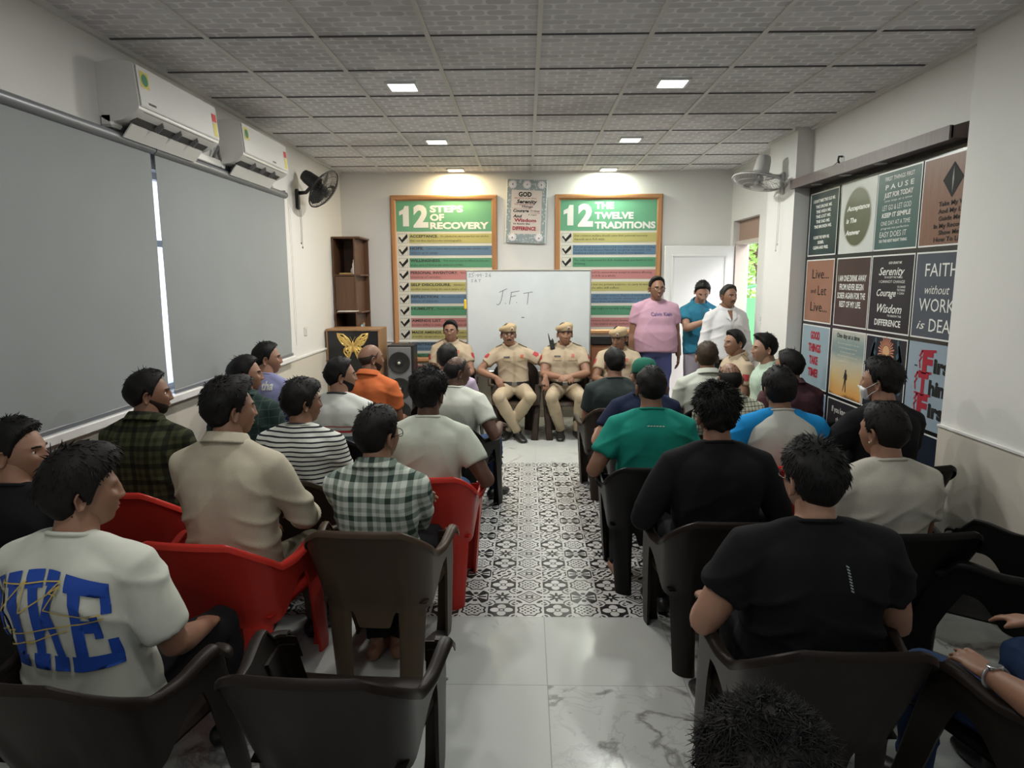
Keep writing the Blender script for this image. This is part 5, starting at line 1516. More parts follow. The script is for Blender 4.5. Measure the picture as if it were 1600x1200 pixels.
    def foot(mb, sg, g, sole=0.0):
        hj, kn, an, td = leg[sg]
        hd = nz((td[0], td[1], 0)); fl = an[2] - .085; tip = td[2]
        z0 = fl + .028
        up = np.array([0, 0, 1.0])
        A = an - hd * .045; 
        p = [A + up * (z0 + .012 - an[2]), an + hd * .02 + up * (z0 + .010 - an[2]), an + hd * .09 + up * (z0 - .002 - an[2]), an + hd * .145 + up * (z0 - .008 - an[2]), an + hd * .185 + up * (z0 - .012 - an[2])]
        mb.tube(p, [(.032 + g, .036 + g), (.035 + g, .036 + g), (.043 + g, .027 + g), (.044 + g, .020 + g), (.034 + g, .015 + g)], 14, up=(0, 0, 1), round_cap=True)
        mb.tube([an + up * .02, an + hd * .0 - up * .045], [.033 + g, .034 + g], 12, up=(0, 1, 0))
    # ---- body: one continuous skin, head on top
    mb = MB(); torso(mb, -.006)
    nd = hc + np.array([0, -.012, -.03]) - nb
    mb.tube([nb - np.array([0, 0, .04]), nb + nd * .25, nb + nd * .6, nb + nd], [(.068, .066), (.061, .061), (.058, .060), (.055, .058)], 16, up=(0, 1, 0))
    for sg in (1, -1):
        limb_arm(mb, sg, 0, 2.0)
        S_, E, W, hd, hn, cu = arm[sg]
        hand(mb, W, hd, hn, sg, cu)
        limb_leg(mb, sg, -.004); foot(mb, sg, 0)
        if shoes == 'bare':
            hj, kn, an, td = leg[sg]; hd2 = nz((td[0], td[1], 0)); sd = np.cross(hd2, (0, 0, 1))
            for i in range(5):
                q = an + hd2 * (.178 - .010 * i) + sd * -sg * (.030 - .0155 * i) + np.array([0, 0, .018 - .085])
                mb.tube([q, q + hd2 * .022], [.012 - .0012 * i, .010 - .001 * i], 8, round_cap=True, up=(0, 0, 1))
    R = remesh(mb, vox, 3)
    HM = Matrix.Rotation(rad(hyaw), 4, 'Z') @ Matrix.Rotation(rad(hroll), 4, 'Y') @ Matrix.Rotation(rad(-hpitch), 4, 'X') @ Matrix.Scale(head_s, 4)
    HM.translation = Vector(hc)
    ex = MB().addmb(HEAD, HM)
    me = rm_mesh('person', R, skin(skin_c), ex)
    o = bpy.data.objects.new('person', me); COL.objects.link(o)
    yr = rad(yaw); c_, s_ = math.cos(yr), math.sin(yr)
    ox, oy = x - (hc[0] * c_ - hc[1] * s_), y - (hc[0] * s_ + hc[1] * c_)
    if hy0 is not None: ox, oy = hy0
    o.location = (ox, oy, 0); o.rotation_euler = (0, 0, yr)
    tag(o, label, 'person', group)
    P.o, P.HM, P.origin, P.yaw, P.nb, P.hc, P.arm, P.leg, P.spine, P.sh = o, HM, (ox, oy), yr, nb, hc, arm, leg, spine, sh
    # ---- hair and face
    if hair is not None:
        mb = MB().addmb(hair_mb(hair, seed), HM); mb.build('hair', hairm or H_BLACK, o, smooth=True)
    if face:
        for sx in (-1, 1):
            p = head_pts(math.asin(.031 / .0735 * .98) * sx * .95, math.asin(.006 / .112)); 
            e = MB().ell((sx * .031, p[1] - .0075, .006), (.0135, .0105, .0085), 14, 10); e = MB().addmb(e, HM).build('eye', M_EYE, o, smooth=True)
            i_ = MB().ell((sx * .031, p[1] + .0010, .006), (.0052, .003, .0055), 12, 8); MB().addmb(i_, HM).build('iris', M_IRIS, e, smooth=True)
        mm = patch_mb(-15, 15, lambda a: -.068 + abs(a) * .0004, lambda a: -.047 - abs(a) * .0004, .0016, 20, 8)
        MB().addmb(mm, HM).build('lips', M_LIP, o, smooth=True)
        if smile:
            mm = patch_mb(-11, 11, lambda a: -.0615 + abs(a) * .0003, lambda a: -.0545, .0028, 16, 5); MB().addmb(mm, HM).build('teeth', mat('teeth', (0.62, 0.58, 0.52), .3), o, smooth=True)
        if brows:
            for sx in (-1, 1):
                mm = patch_mb(*sorted((sx * 9, sx * 40)), (lambda a: .0245 - abs(abs(a) - 24) * .00016), (lambda a: .0325 - abs(abs(a) - 24) * .00020), .003, 16, 5)
                MB().addmb(mm, HM).build('eyebrow', hairm or H_BLACK, o, smooth=True)
    if moustache:
        mm = patch_mb(-31, 31, lambda a: -.0475 - .00030 * abs(a), lambda a: -.0365 - .00034 * abs(a), .0046, 26, 7); MB().addmb(mm, HM).build('moustache', moustache if not isinstance(moustache, bool) else H_BLACK, o, smooth=True)
    if beard:
        lo = lambda a: -.106 + .00002 * abs(a); hi = lambda a: (-.072 if abs(a) < 16 else -.060 + .0006 * (abs(a) - 16) if abs(a) < 60 else -.034 + .0009 * (abs(a) - 60))
        mm = patch_mb(-100, 100, lo, hi, .0024 if beard is H_BLACK else .0012, 84, 12, .09); MB().addmb(mm, HM).build('beard', beard, o, smooth=True)
    if glasses:
        g = MB()
        for sx in (-1, 1):
            g.tube([(sx * .033 + .023 * math.cos(a) * 1.05, .099 - .006 * abs(math.cos(a)) * (1 if math.cos(a) * sx > 0 else 0), .003 + .017 * math.sin(a)) for a in np.linspace(0, 2 * PI, 24, endpoint=False)], .0016, 6, closed=True)
            g.tube([(sx * .057, .092, .008), (sx * .074, .070, .008), (sx * .083, .0, .006), (sx * .082, -.018, -.006)], .0017, 6)
        g.tube([(-.010, .101, .006), (0, .104, .008), (.010, .101, .006)], .0016, 6)
        MB().addmb(g, HM).build('glasses', M_LENS, o, smooth=True)
    # ---- clothes
    zt = nb[2]
    if trousers is not None:
        mb = MB(); torso_low = [q for q in SEC if q[0] <= .25]
        keep = SEC[:]; SEC[:] = torso_low; torso(mb, .006); SEC[:] = keep
        for sg in (1, -1): limb_leg(mb, sg, .012)
        R = remesh(mb, .011, 4); R[0] = folds(R[0], R[3], .0035, seed + 50, 0, .9)
        P.trousers = link('trousers', rm_mesh('trousers', R, trousers), o)
    if shirt is not None:
        up = {'short': .60, 'elbow': .80, 'long': 1.93, 'roll': 1.25}[sleeve]
        s0 = -.06 if not tuck else .06
        mb = MB()
        keep = SEC[:]
        mb.ell(nb + np.array([0, -.006, -.014]), (.092, .070, .040), 18, 12)
        nq = nz(nd); mb.tube([nb - nq * .07, nb - nq * .02, nb + nq * .010, nb + nq * .028], [(.100, .088), (.088, .080), (.079, .076), (.073, .071)], 20, up=(0, 1, 0))
        if not tuck:
            q = .7 if stand else .2
            SEC[0] = (-.16 if stand else -.14, .176 + fat * q, .125 + fat * q); SEC[1] = (-.06, .174 + fat * q, .124 + fat * q)
            if stand: SEC[2] = (.06, .173 + fat * .75, .123 + fat * .8); SEC[3] = (.20, .168 + fat * .8, .118 + fat * .9); SEC[4] = (.36, .163 + fat * .8, .113 + fat * 1.0)
        else: SEC[:] = [(.04, .166 + fat * .3, .118 + fat * .4)] + SEC[3:]
        torso(mb, .014); SEC[:] = keep
        if sleeve_mat is None:
            for sg in (1, -1): limb_arm(mb, sg, .014, up)
        R = remesh(mb, .0095, 9)
        if fold: R[0] = folds(R[0], R[3], fold, seed, hz - .05, zt)
        P.shirt_R = R
        P.shirt = link('shirt', rm_mesh('shirt', R, shirt), o)
        if sleeve_mat is not None:
            for sg in (1, -1):
                mb = MB(); limb_arm(mb, sg, .017, up)
                mb.tube([nb + xa * sg * .055 + np.array([0, -.005, -.020]), lerp(nb + xa * sg * .055, sh[sg], .5) + np.array([0, -.004, -.010]), sh[sg]], [(.055, .050), (.070, .068), (.076, .074)], 16, up=(0, 0, 1), round_cap=True)
                Rs = remesh(mb, .0095, 4); Rs[0] = folds(Rs[0], Rs[3], fold, seed + sg, hz, zt)
                link('sleeve', rm_mesh('sleeve', Rs, sleeve_mat), P.shirt)
        # neckline
        nu = nz(nd); n2 = nz(np.cross((1, 0, 0), nu)) 
        A = np.linspace(0, 2 * PI, 40, endpoint=False)
        if collar in ('crew', 'dark'):
            pts = [nb + np.array([math.cos(a) * .070, 0, 0]) + (-n2 if n2[1] < 0 else n2) * (math.sin(a) * .066 - .004) + nu * (.022 - .020 * max(0, math.sin(a))) + np.array([0, 0, -.002]) for a in A]
            MB().tube(pts, [(.009, .007)] * 40, 8, closed=True, up=nu).build('collar', shirt if collar == 'crew' else mat('rib_dark', (0.03, 0.035, 0.04), .9), P.shirt, smooth=True)
        elif collar == 'shirt':
            fwd = n2 if n2[1] > 0 else -n2
            rings = []
            A = np.linspace(PI / 2 + .18, PI / 2 + 2 * PI - .18, 44)
            for (r, h) in ((.070, -.012), (.071, .010), (.072, .028), (.076, .032), (.082, .024), (.096, -.004), (.099, -.012), (.092, -.012), (.080, .010)):
                rings.append([nb + np.array([math.cos(a) * (r + .004), 0, 0]) + fwd * math.sin(a) * r + nu * (.016 + h * (1 - .1 * max(0, math.sin(a))) - (.014 + (.010 if r > .083 else 0)) * max(0, math.sin(a)) ** 2) for a in A])
            MB().grid(np.array(rings)).build('collar', shirt, P.shirt, smooth=True)
    if shoes in ('black', 'brown', 'white'):
        m = {'black': mat('shoe_black', (0.012, 0.012, 0.012), .35), 'brown': mat('shoe_brown', (0.06, 0.035, 0.02), .5), 'white': mat('shoe_white', (0.45, 0.44, 0.42), .6)}[shoes]
        for sg in (1, -1):
            mb = MB(); foot(mb, sg, .009)
            R = remesh(mb, .008, 2)
            R[0][:, 2] = np.maximum(R[0][:, 2], leg[sg][2][2] - .0845)
            link('shoe', rm_mesh('shoe', R, m), o)
    return P

def on_cloth(P, verts2d, faces, mats, name, back=True, off=.003, cut=.02, parent=None, mi=0):
    """lay flat artwork (x right / z up as the viewer sees it, in the wearer's frame) onto the shirt"""
    R = P.shirt_R
    polys = []; k = 0; LI, LT = R[1], R[2]
    st = np.concatenate([[0], np.cumsum(LT)[:-1]])
    bvh = BVHTree.FromPolygons([Vector(v) for v in R[0]], [LI[a:a + n].tolist() for a, n in zip(st, LT)])
    bm = bmesh.new()
    vs = [bm.verts.new((v[0], 0, v[1])) for v in verts2d]
    for f in faces:
        try: bm.faces.new([vs[i] for i in f])
        except ValueError: pass
    bmesh.ops.triangulate(bm, faces=bm.faces[:])
    for _ in range(7):
        L = [e for e in bm.edges if e.calc_length() > cut]
        if not L: break
        bmesh.ops.subdivide_edges(bm, edges=L, cuts=1); bmesh.ops.triangulate(bm, faces=[f for f in bm.faces if len(f.verts) > 3])
    sgn = 1 if back else -1
    bad = []
    for v in bm.verts:
        h = bvh.ray_cast(Vector((v.co.x * (1 if back else -1), -2 * sgn, v.co.z)), Vector((0, sgn, 0)))
        if h[0] is None: bad.append(v)
        else: v.co = h[0] + Vector((0, -sgn * off, 0)) + h[1] * off * .5
    bmesh.ops.delete(bm, geom=bad, context='VERTS')
    me = bpy.data.meshes.new(name); bm.to_mesh(me); bm.free()
    for m in (mats if isinstance(mats, (list, tuple)) else [mats]): me.materials.append(m)
    me.polygons.foreach_set('use_smooth', np.ones(len(me.polygons), bool))
    return link(name, me, parent or P.shirt)

def text2d(s, cx, z0, w, h, bold=0.0, shear=0.0):
    V, F = text_mesh(s, bold, shear, 3); V = V.copy()
    V[:, 0] = (V[:, 0] - V[:, 0].min()) / (V[:, 0].max() - V[:, 0].min()) * w + cx - w / 2; V[:, 1] = V[:, 1] * h + z0
    return V, F
# ------------------------------------------------------------------ the cast and their chairs
W_TEE = cloth('white_tee', (0.56, 0.58, 0.51)); B_TEE = cloth('black_tee', (0.0085, 0.0085, 0.010)); LIN = cloth('cream_linen', (0.47, 0.43, 0.33), bump=(160, .25, .004))
KHAKI = cloth('khaki', (0.41, 0.33, 0.235)); KHAKI_T = cloth('khaki_trousers', (0.40, 0.325, 0.225)); JEANS = cloth('jeans', (0.022, 0.045, 0.105)); DKT = cloth('dark_trousers', (0.012, 0.012, 0.0135)); GRT = cloth('grey_trousers', (0.10, 0.095, 0.085)); OLIVE = cloth('olive_trousers', (0.13, 0.115, 0.085))
SAGE = cloth('sage_tee', (0.50, 0.54, 0.46)); TEAL = cloth('teal_tee', (0.012, 0.215, 0.165)); GREYM = cloth('grey_marl', (0.42, 0.40, 0.34), build=lambda nt: mixc(nt, noisetex(nt, None, 220.0, 2.0), (0.36, 0.345, 0.30), (0.48, 0.46, 0.39)))
SHORT = dict(side=.010, top=.022, front=.006, lift=.07); NEAT = dict(side=.005, top=.025, front=.010, strands=350, len=.020, line='high', noise=.005); MESSY = dict(side=.013, top=.030, front=.018, noise=.007, strands=750, len=.026, lift=.05, rad=.0026)

def seated(kind, clab, plab, x, y, zt, cd=(0, 0), **k):
    P = person(plab, x, y, zt, **k)
    if kind: P.chair = chair(kind, P.origin[0] + cd[0], P.origin[1] + cd[1], P.yaw, clab)
    return P

# ---- left block, nearest first
nike = seated('brown', 'dark brown plastic armchair under the man in the white tee with blue print', 'seated man in white tee with big blue back lettering, wavy black hair', -1.335, 1.93, 1.262, cd=(.08, -.08), yaw=-8, hyaw=-46, b=1.06, skin_c=TAN,
              hair=dict(side=.022, top=.036, front=.020, noise=.006, strands=900, len=.032, lift=.0, line='low', fwd=.6, nfreq=22, rad=.0030), hairm=H_SOFT, shirt=W_TEE, sleeve='elbow', trousers=DKT, armR=dict(w=(.20, .20, .57), hd=(-.5, .9, -.2), pole=(.5, -.5, -1)), seed=11, vox=.0075, fold=.0048, hair_t=.034)
seated('dark', 'black plastic armchair at the left edge under the man in black', 'man in black tee at the left edge, in profile', -1.905, 2.42, 1.238, hyaw=-82, skin_c=TAN, hair=dict(SHORT, top=.026, line='std', strands=800), shirt=B_TEE, trousers=DKT, seed=12, vox=.007, face=True, fold=.004)
beige = seated('red', 'red plastic armchair under the man in the cream linen shirt', 'man in cream linen long sleeved shirt on red armchair', -1.225, 2.72, 1.357, yaw=-6, hyaw=-42, b=1.05, skin_c=TAN, hair=dict(MESSY, side=.018, top=.036, strands=1100, len=.028, fwd=.7), shirt=LIN, sleeve='long', collar='shirt', trousers=OLIVE, shoes='black', seed=13, vox=.007, fold=.0055, hair_t=.034, face=True,
               armR=dict(w=(.16, .24, .66), hd=(-.8, .7, -.1), pole=(.7, -.3, -.6)), armL='lap')
seated('red', 'red plastic armchair by the left wall under the man in dark green plaid', 'bearded man in dark green and black plaid shirt by the blind', -1.905, 3.32, 1.305, yaw=-4, hyaw=-58, b=1.04, skin_c=BROWN, hair=dict(SHORT, side=.012, top=.022, strands=800), shirt=cloth('green_plaid', (0.05, 0.06, 0.02), plaid((0.050, 0.055, 0.026), (0.020, 0.024, 0.012), (0.009, 0.010, 0.008), .075, .085)), collar='shirt', trousers=DKT, beard=H_STUB, seed=14, face=True)
check = seated('taupe', 'taupe brown plastic armchair under the man in the checked shirt', 'man in green and white checked shirt and glasses, barefoot', -.63, 2.79, 1.225, cd=(0, .06), yaw=-3, hyaw=-30, b=.97, skin_c=TAN, hair=dict(MESSY, noise=.004, side=.014, top=.026, strands=900, front=.01), hairm=H_SOFT, shirt=cloth('check', (0.4, 0.45, 0.4), plaid((0.52, 0.56, 0.50), (0.20, 0.25, 0.21), (0.035, 0.055, 0.045), .078, .078)), sleeve='long', collar='shirt', trousers=DKT, shoes='bare', glasses=True, seed=15, vox=.0065, fold=.0042, hair_t=.026,
               armR='fold', armL=dict(w=(-.05, .20, .74), hd=(-1, .2, 0), hn=(0, 1, .3), pole=(.8, -.1, -.7)), ankles={1: ((.015, .10, .085), (-.15, 1, -.3)), -1: ((-.075, .08, .085), (.1, 1, -.3))}, tilt=0)
seated('umber', 'dark brown plastic armchair under the man in the black and white striped tee', 'young man in white tee with thin black stripes', -1.195, 3.52, 1.236, yaw=-4, hyaw=-48, b=1.0, skin_c=BROWN, hair=dict(MESSY, side=.016, top=.030, strands=900, front=.008, line='low', fwd=.4), shirt=cloth('stripe', (0.5, 0.5, 0.5), stripes((0.58, 0.60, 0.55), (0.02, 0.022, 0.028), .0235, .34)), trousers=DKT, seed=16, hair_t=.028, face=True)
seated('red', 'red plastic armchair under the man in the pale sage tee', 'dark skinned man in pale sage tee with curly black hair', -.525, 3.57, 1.285, yaw=2, hyaw=-22, b=1.0, skin_c=DARK, hair=dict(side=.010, top=.050, front=.0, noise=.008, strands=1500, len=.018, lift=.6, curl=.006, nfreq=60, fwd=.1), shirt=SAGE, trousers=JEANS, seed=17, hair_t=.046, fold=.004, armR='rest')
seated('dark', 'black plastic armchair by the left wall under the man in dark green check', 'man in dark teal green check shirt by the left wall', -1.80, 4.25, 1.272, yaw=-5, hyaw=-66, skin_c=TAN, hair=SHORT, shirt=cloth('dkgreen', (0.03, 0.05, 0.04), checkline((0.022, 0.040, 0.036), (0.05, 0.075, 0.065), .05, .10)), collar='shirt', trousers=DKT, seed=18, face=True, beard=None)
lil = seated('dark', 'black plastic armchair in the left corner under the man in the lilac print tee', 'man in lilac and navy print tee by the far end of the blind', -1.935, 4.97, 1.292, yaw=-10, hyaw=-62, skin_c=TAN, hair=dict(SHORT, side=.009), shirt=cloth('lilac_print', (0.3, 0.3, 0.45), lambda nt: (lambda n, z: mixc(nt, ((0.915 - z) * 9.0 + (n - .5) * 4.0).max(0.0).min(1.0), (0.205, 0.215, 0.36), mixc(nt, (n > .53), (0.030, 0.035, 0.075), (0.19, 0.20, 0.32))))(noisetex(nt, None, 22.0, 3.0, .5, 2.5), objxyz(nt)[2])), trousers=JEANS, seed=19, face=True)
polo = seated('dark', 'black plastic armchair under the bearded man in the red and grey striped tee', 'bearded man in white tee with red and slate stripes', -1.235, 4.42, 1.240, yaw=-8, hyaw=-58, b=1.04, skin_c=TAN, hair=SHORT, shirt=cloth('band_tee', (0.5, 0.5, 0.5), bands((0.56, 0.58, 0.54), [(.812, .820, (0.40, 0.08, 0.08)), (.775, .792, (0.45, 0.06, 0.06)), (.715, .752, (0.06, 0.085, 0.09)), (.690, .697, (0.06, 0.085, 0.09)), (.640, .678, (0.06, 0.085, 0.09)), (.560, .620, (0.06, 0.085, 0.09)), (.44, .545, (0.06, 0.085, 0.09))])), collar='dark', trousers=DKT, beard=H_BLACK, seed=20, face=True)
seated('dark', 'black plastic armchair under the shaven headed man in the orange polo', 'shaven headed man in orange polo shirt', -1.215, 5.22, 1.248, yaw=-14, hyaw=-42, b=1.04, skin_c=BROWN, hair=dict(side=.0012, top=.0006, noise=0, strands=0, line='std', front=0, bald=[40, 30, 30, 42, 38]), hairm=H_STUB, shirt=cloth('orange_polo', (0.52, 0.135, 0.045)), collar='shirt', trousers=DKT, seed=21, face=True, beard=H_STUB, hair_t=.003)
seated('dark', 'black plastic armchair beside the aisle under the balding man in a white tee', 'balding man in white tee beside the aisle, left side', -.505, 4.88, 1.193, yaw=-16, hyaw=-46, b=1.02, skin_c=DARK, hair=dict(side=.005, top=.003, noise=.0008, strands=300, len=.018, line='std', bald=[60, 52, 44, 58, 76]), shirt=W_TEE, trousers=JEANS, seed=22, face=True, hair_t=.004, armR='rest')
seated('dark', 'black plastic armchair in the front row under the man in lilac', 'man with dark hair in a lilac shirt in front of the khaki officer without cap', -.66, 5.62, 1.215, yaw=-4, hyaw=-8, b=1.05, skin_c=TAN, hair=SHORT, shirt=cloth('lilac', (0.42, 0.34, 0.44)), trousers=GRT, seed=23)

# ---- khaki officers facing the room
def officer(lab, clab, x, y, zt, ck='umber', beret=True, **k):
    k.setdefault('yaw', 180); k.setdefault('skin_c', TAN)
    P = seated(ck, clab, lab, x, y, zt, shirt=KHAKI, trousers=KHAKI_T, collar='shirt', face=True, vox=.0065, tuck=True, fold=.0032, shoes='black', hair=dict(NEAT, strands=200) if beret else dict(SHORT, front=.012, fwd=.8), hair_t=.030 if beret else .018, **k)
    o, sh = P.o, P.shirt
    R = P.shirt_R
    if beret:
        mb = MB()
        n = 40; A = np.linspace(0, 2 * PI, n, endpoint=False); rings = []
        for (r, z) in ((.99, .034), (1.015, .036), (1.02, .050), (1.05, .066), (1.10, .084), (1.05, .102), (.80, .118), (.40, .126), (.02, .127)):
            row = []
            for a in A:
                sx, sy = math.sin(a), math.cos(a)
                droop = .020 * max(0, sx) * (r if z > .06 else 0); out = 1 + (.16 * max(0, sx) if .06 < z < .11 else 0)
                row.append((.0845 * r * sx * out, .1045 * r * sy - .006, z + .012 * sy - droop + (.010 * max(0, -sx) if z > .08 else 0)))
            rings.append(row)
        mb.grid(np.array(rings), wrap=True, flip=True)
        bt = MB().addmb(mb, P.HM).build('beret', mat('beret_tan', (0.41, 0.305, 0.175), .85, bump=(300, .1, .003)), o, smooth=True)
        band = MB().tube([(.086 * math.sin(a), .1065 * math.cos(a) - .006, .035 + .012 * math.cos(a)) for a in A], [(.003, .008)] * n, 6, closed=True, up=(0, 0, 1))
        MB().addmb(band, P.HM).build('beret_band', mat('beret_band', (0.10, 0.07, 0.05), .5), bt, smooth=True)
        bd = MB().ell((-.030, .106, .076), (.017, .005, .020), 14, 8); bb = MB().addmb(bd, P.HM).build('badge', mat('badge_silver', (0.50, 0.46, 0.40), .4), bt, smooth=True)
        bd = MB().ell((-.030, .110, .076), (.010, .004, .013), 12, 8); MB().addmb(bd, P.HM).build('badge_heart', mat('badge_dark', (0.14, 0.04, 0.03), .4), bb, smooth=True)
    # epaulettes, pocket flaps, placket, badges, sleeve patches, belt
    zc = P.nb[2]; w = P.sh[1][0]
    for sg in (1, -1):
        a = lerp(P.nb, P.sh[sg], .38) + np.array([0, 0, .030]); b_ = lerp(P.nb, P.sh[sg], 1.05) + np.array([0, 0, .069])
        bv = BVHTree.FromPolygons([Vector(v) for v in R[0]], [R[1][i:i + 4].tolist() for i in range(0, len(R[1]), 4)]) if sg == 1 else bv
        pts = []
        for t in np.linspace(0, 1, 7):
            q = lerp(P.nb, P.sh[sg], .50 + .55 * t); h = bv.ray_cast(Vector((q[0], q[1], q[2] + .3)), Vector((0, 0, -1)))
            pts.append(np.array(h[0]) + np.array([0, 0, .004]) if h[0] is not None else q + np.array([0, 0, .07]))
        MB().tube(pts, [(.022, .004)] * 7, 8, up=(0, 0, 1)).build('epaulette', mat('epaulette', (0.16, 0.115, 0.065), .8), sh, smooth=True)
    def patch(nm, px, pz, ww, hh, m):
        return on_cloth(P, np.array([(px - ww / 2, pz - hh / 2), (px + ww / 2, pz - hh / 2), (px + ww / 2, pz + hh / 2), (px - ww / 2, pz + hh / 2)]), [(0, 1, 2, 3)], m, nm, back=False, off=.004)
    seam = mat('khaki_seam', (0.34, 0.26, 0.165), .85)
    for px in (-.085, .085):
        patch('pocket_flap', px, zc - .135, .10, .030, seam)
    patch('placket', 0, zc - .23, .030, .36, seam)
    patch('name_plate', -.085, zc - .105, .070, .015, mat('name_plate', (0.05, 0.05, 0.05), .3))
    patch('chest_badge', .085, zc - .098, .034, .036, mat('badge_red', (0.40, 0.10, 0.05), .5))
    mred = mat('patch_red', (0.34, 0.025, 0.035), .7)
    for sg in (1, -1):
        S_, E = P.arm[sg][0], P.arm[sg][1]; c = lerp(S_, E, .22); d = nz(E - S_); out = nz(np.array([sg, .55, 0]) - d * d.dot(np.array([sg, .55, 0])))
        sd = np.cross(d, out)
        rows = []
        for i in range(6):
            row = []
            for j in range(5):
                p = c + d * (.010 + .065 * i / 5 - (.012 if i == 5 else 0) * abs(j - 2) / 2) + sd * (.060 * (j / 4 - .5)) + out * .2
                h = bv.ray_cast(Vector(p), Vector(-out)); row.append(np.array(h[0]) + out * .004 if h[0] is not None else p - out * .13)
            rows.append(row)
        MB().grid(np.array(rows)).build('sleeve_patch', mred, sh, smooth=True)
    bz = P.spine(.08)
    rows = []
    for h in (-.020, .020):
        row = []
        for a in np.linspace(0, 2 * PI, 48, endpoint=False):
            d = Vector((math.cos(a), math.sin(a), 0)); q = Vector((0, bz[1], bz[2] + .04 + h)); hh = bv.ray_cast(q + d * .6, -d)
            row.append(np.array(hh[0] + d * .006) if hh[0] is not None else np.array(q + d * .17))
        rows.append(row)
    G = np.array(rows)
    for r in range(2):
        for _ in range(3): G[r] = (np.roll(G[r], 1, 0) + G[r] * 2 + np.roll(G[r], -1, 0)) / 4 + np.array([0, 0, 0])
    bl = MB().grid(G, wrap=True).build('belt', mat('belt_black', (0.015, 0.013, 0.012), .35), P.trousers, smooth=True)
    k0 = G[:, 12].mean(0); MB().box(tuple(k0 + np.array([0, .006, 0])), (.055, .006, .042), bev=.002).build('buckle', mat('buckle', (0.35, 0.33, 0.28), .3, .8), bl)
    return P
officer('seated khaki officer without cap in front of the 12 steps board', 'dark brown plastic armchair under the khaki officer without cap by the 12 steps board', -.865, 7.72, 1.292, beret=False, glasses=True, seed=31, hyaw=-4, armL='lap')
o1 = officer('khaki officer in tan beret with crossed ankles, arms on armrests', 'brown plastic armchair under the officer with crossed ankles', -.200, 7.62, 1.262, cd=(.02, -.07), hx=.065, moustache=H_SOFT, seed=32, hyaw=6, yaw=181, glasses=True, b=.98, knees=.03, armR=dict(w=(.20, .12, .66), hd=(-.45, .5, -.75), hn=(.3, .8, .45), pole=(.9, -.5, .1)), armL=dict(w=(.345, .16, .66), hd=(.05, .45, -.9), hn=(.2, .8, .5), pole=(.7, -.8, .1)), ankles={1: ((-.035, .30, .085), (-.40, 1, 0)), -1: ((.075, .20, .085), (.35, 1, 0))})
o2 = officer('khaki officer in tan beret with clasped hands and shoulder radio', 'brown plastic armchair under the officer with clasped hands', .437, 7.63, 1.270, cd=(.02, -.08), seed=33, hyaw=4, yaw=180, b=1.06, fat=.02, knees=.02, armR=dict(w=(.045, .22, .68), hd=(-.85, .55, -.12), hn=(.1, .6, .8), pole=(.9, -.4, -.3), curl=.5), armL=dict(w=(.05, .235, .69), hd=(-.85, .5, -.10), hn=(.1, .6, .8), pole=(.9, -.4, -.3), curl=.5), ankles={1: ((.055, .22, .085), (.05, 1, 0)), -1: ((-.135, .20, .085), (-.35, 1, 0))})
officer('khaki officer in tan beret looking down, right of the whiteboard', 'brown plastic armchair under the officer looking down beside the standing man in pink', 1.02, 7.44, 1.238, seed=34, hyaw=-22, hpitch=14, yaw=172, skin_c=BROWN, armR='lap', armL='lap')
officer('bareheaded khaki officer seated sideways by the right pillar', 'dark brown plastic armchair under the bareheaded officer by the right pillar', 1.965, 6.40, 1.272, ck='dark', beret=False, yaw=101, hyaw=6, seed=35)
# radio on the shoulder
r0 = o2.sh[1]; a = o2.yaw
rx, ry = o2.origin[0] + (r0[0] - .045) * math.cos(a) - (r0[1] + .06) * math.sin(a), o2.origin[1] + (r0[0] - .045) * math.sin(a) + (r0[1] + .06) * math.cos(a)
wt = empty('walkie_talkie', (rx, ry, r0[2] + .052), 0, 'black walkie talkie clipped on the shoulder of the officer with clasped hands', 'radio')
wt.rotation_euler = (rad(-6), rad(-10), 0)
MB().box((0, 0, .045), (.052, .032, .105), bev=.006).build('body', M_BLK, wt)
MB().tube([(-.018, 0, .09), (-.020, 0, .125), (-.021, 0, .175)], [.008, .007, .004], 8).build('antenna', M_BLK, wt, smooth=True)
MB().tube([(.014, 0, .09), (.014, 0, .110)], .007, 10).build('knob', M_BLK, wt, smooth=True)

# ---- standing men by the doorway
pink = person('standing smiling man in pink tee and blue trousers with hands down', 1.455, 7.62, 1.772, yaw=184, hyaw=2, hpitch=2, b=1.10, fat=.055, stand=True, skin_c=BROWN, hair=NEAT, shirt=cloth('pink_tee', (0.42, 0.25, 0.32)), trousers=cloth('blue_trousers', (0.09, 0.10, 0.24)), armR='hang', armL='hang', face=True, smile=True, glasses=True, seed=41, vox=.0065, fold=.0035, head_s=1.06)
V, F = text2d('Calvin Klein', .035, pink.nb[2] - .155, .24, .040, .015); on_cloth(pink, V, F, mat('print_navy', (0.05, 0.04, 0.14), .7), 'lettering', back=False)
blue = person('standing man in teal blue polo looking down at his phone', 2.005, 7.80, 1.712, yaw=186, hyaw=-14, hpitch=30, b=.98, stand=True, skin_c=FAIR, hair=dict(SHORT, top=.028, front=.012), shirt=cloth('blue_polo', (0.030, 0.165, 0.255)), collar='shirt', trousers=cloth('mauve_trousers', (0.33, 0.29, 0.33)), face=True, seed=42, vox=.0065, armR=dict(w=(.045, .30, 1.285), hd=(-.75, .5, .35), hn=(.1, .75, -.6), pole=(.9, -.2, -.9), curl=[.7, .8, .85, .9]), armL=dict(w=(.02, .27, 1.18), hd=(-.7, .6, .2), hn=(0, .6, -.8), pole=(.8, -.2, -1)), hair_t=.02)
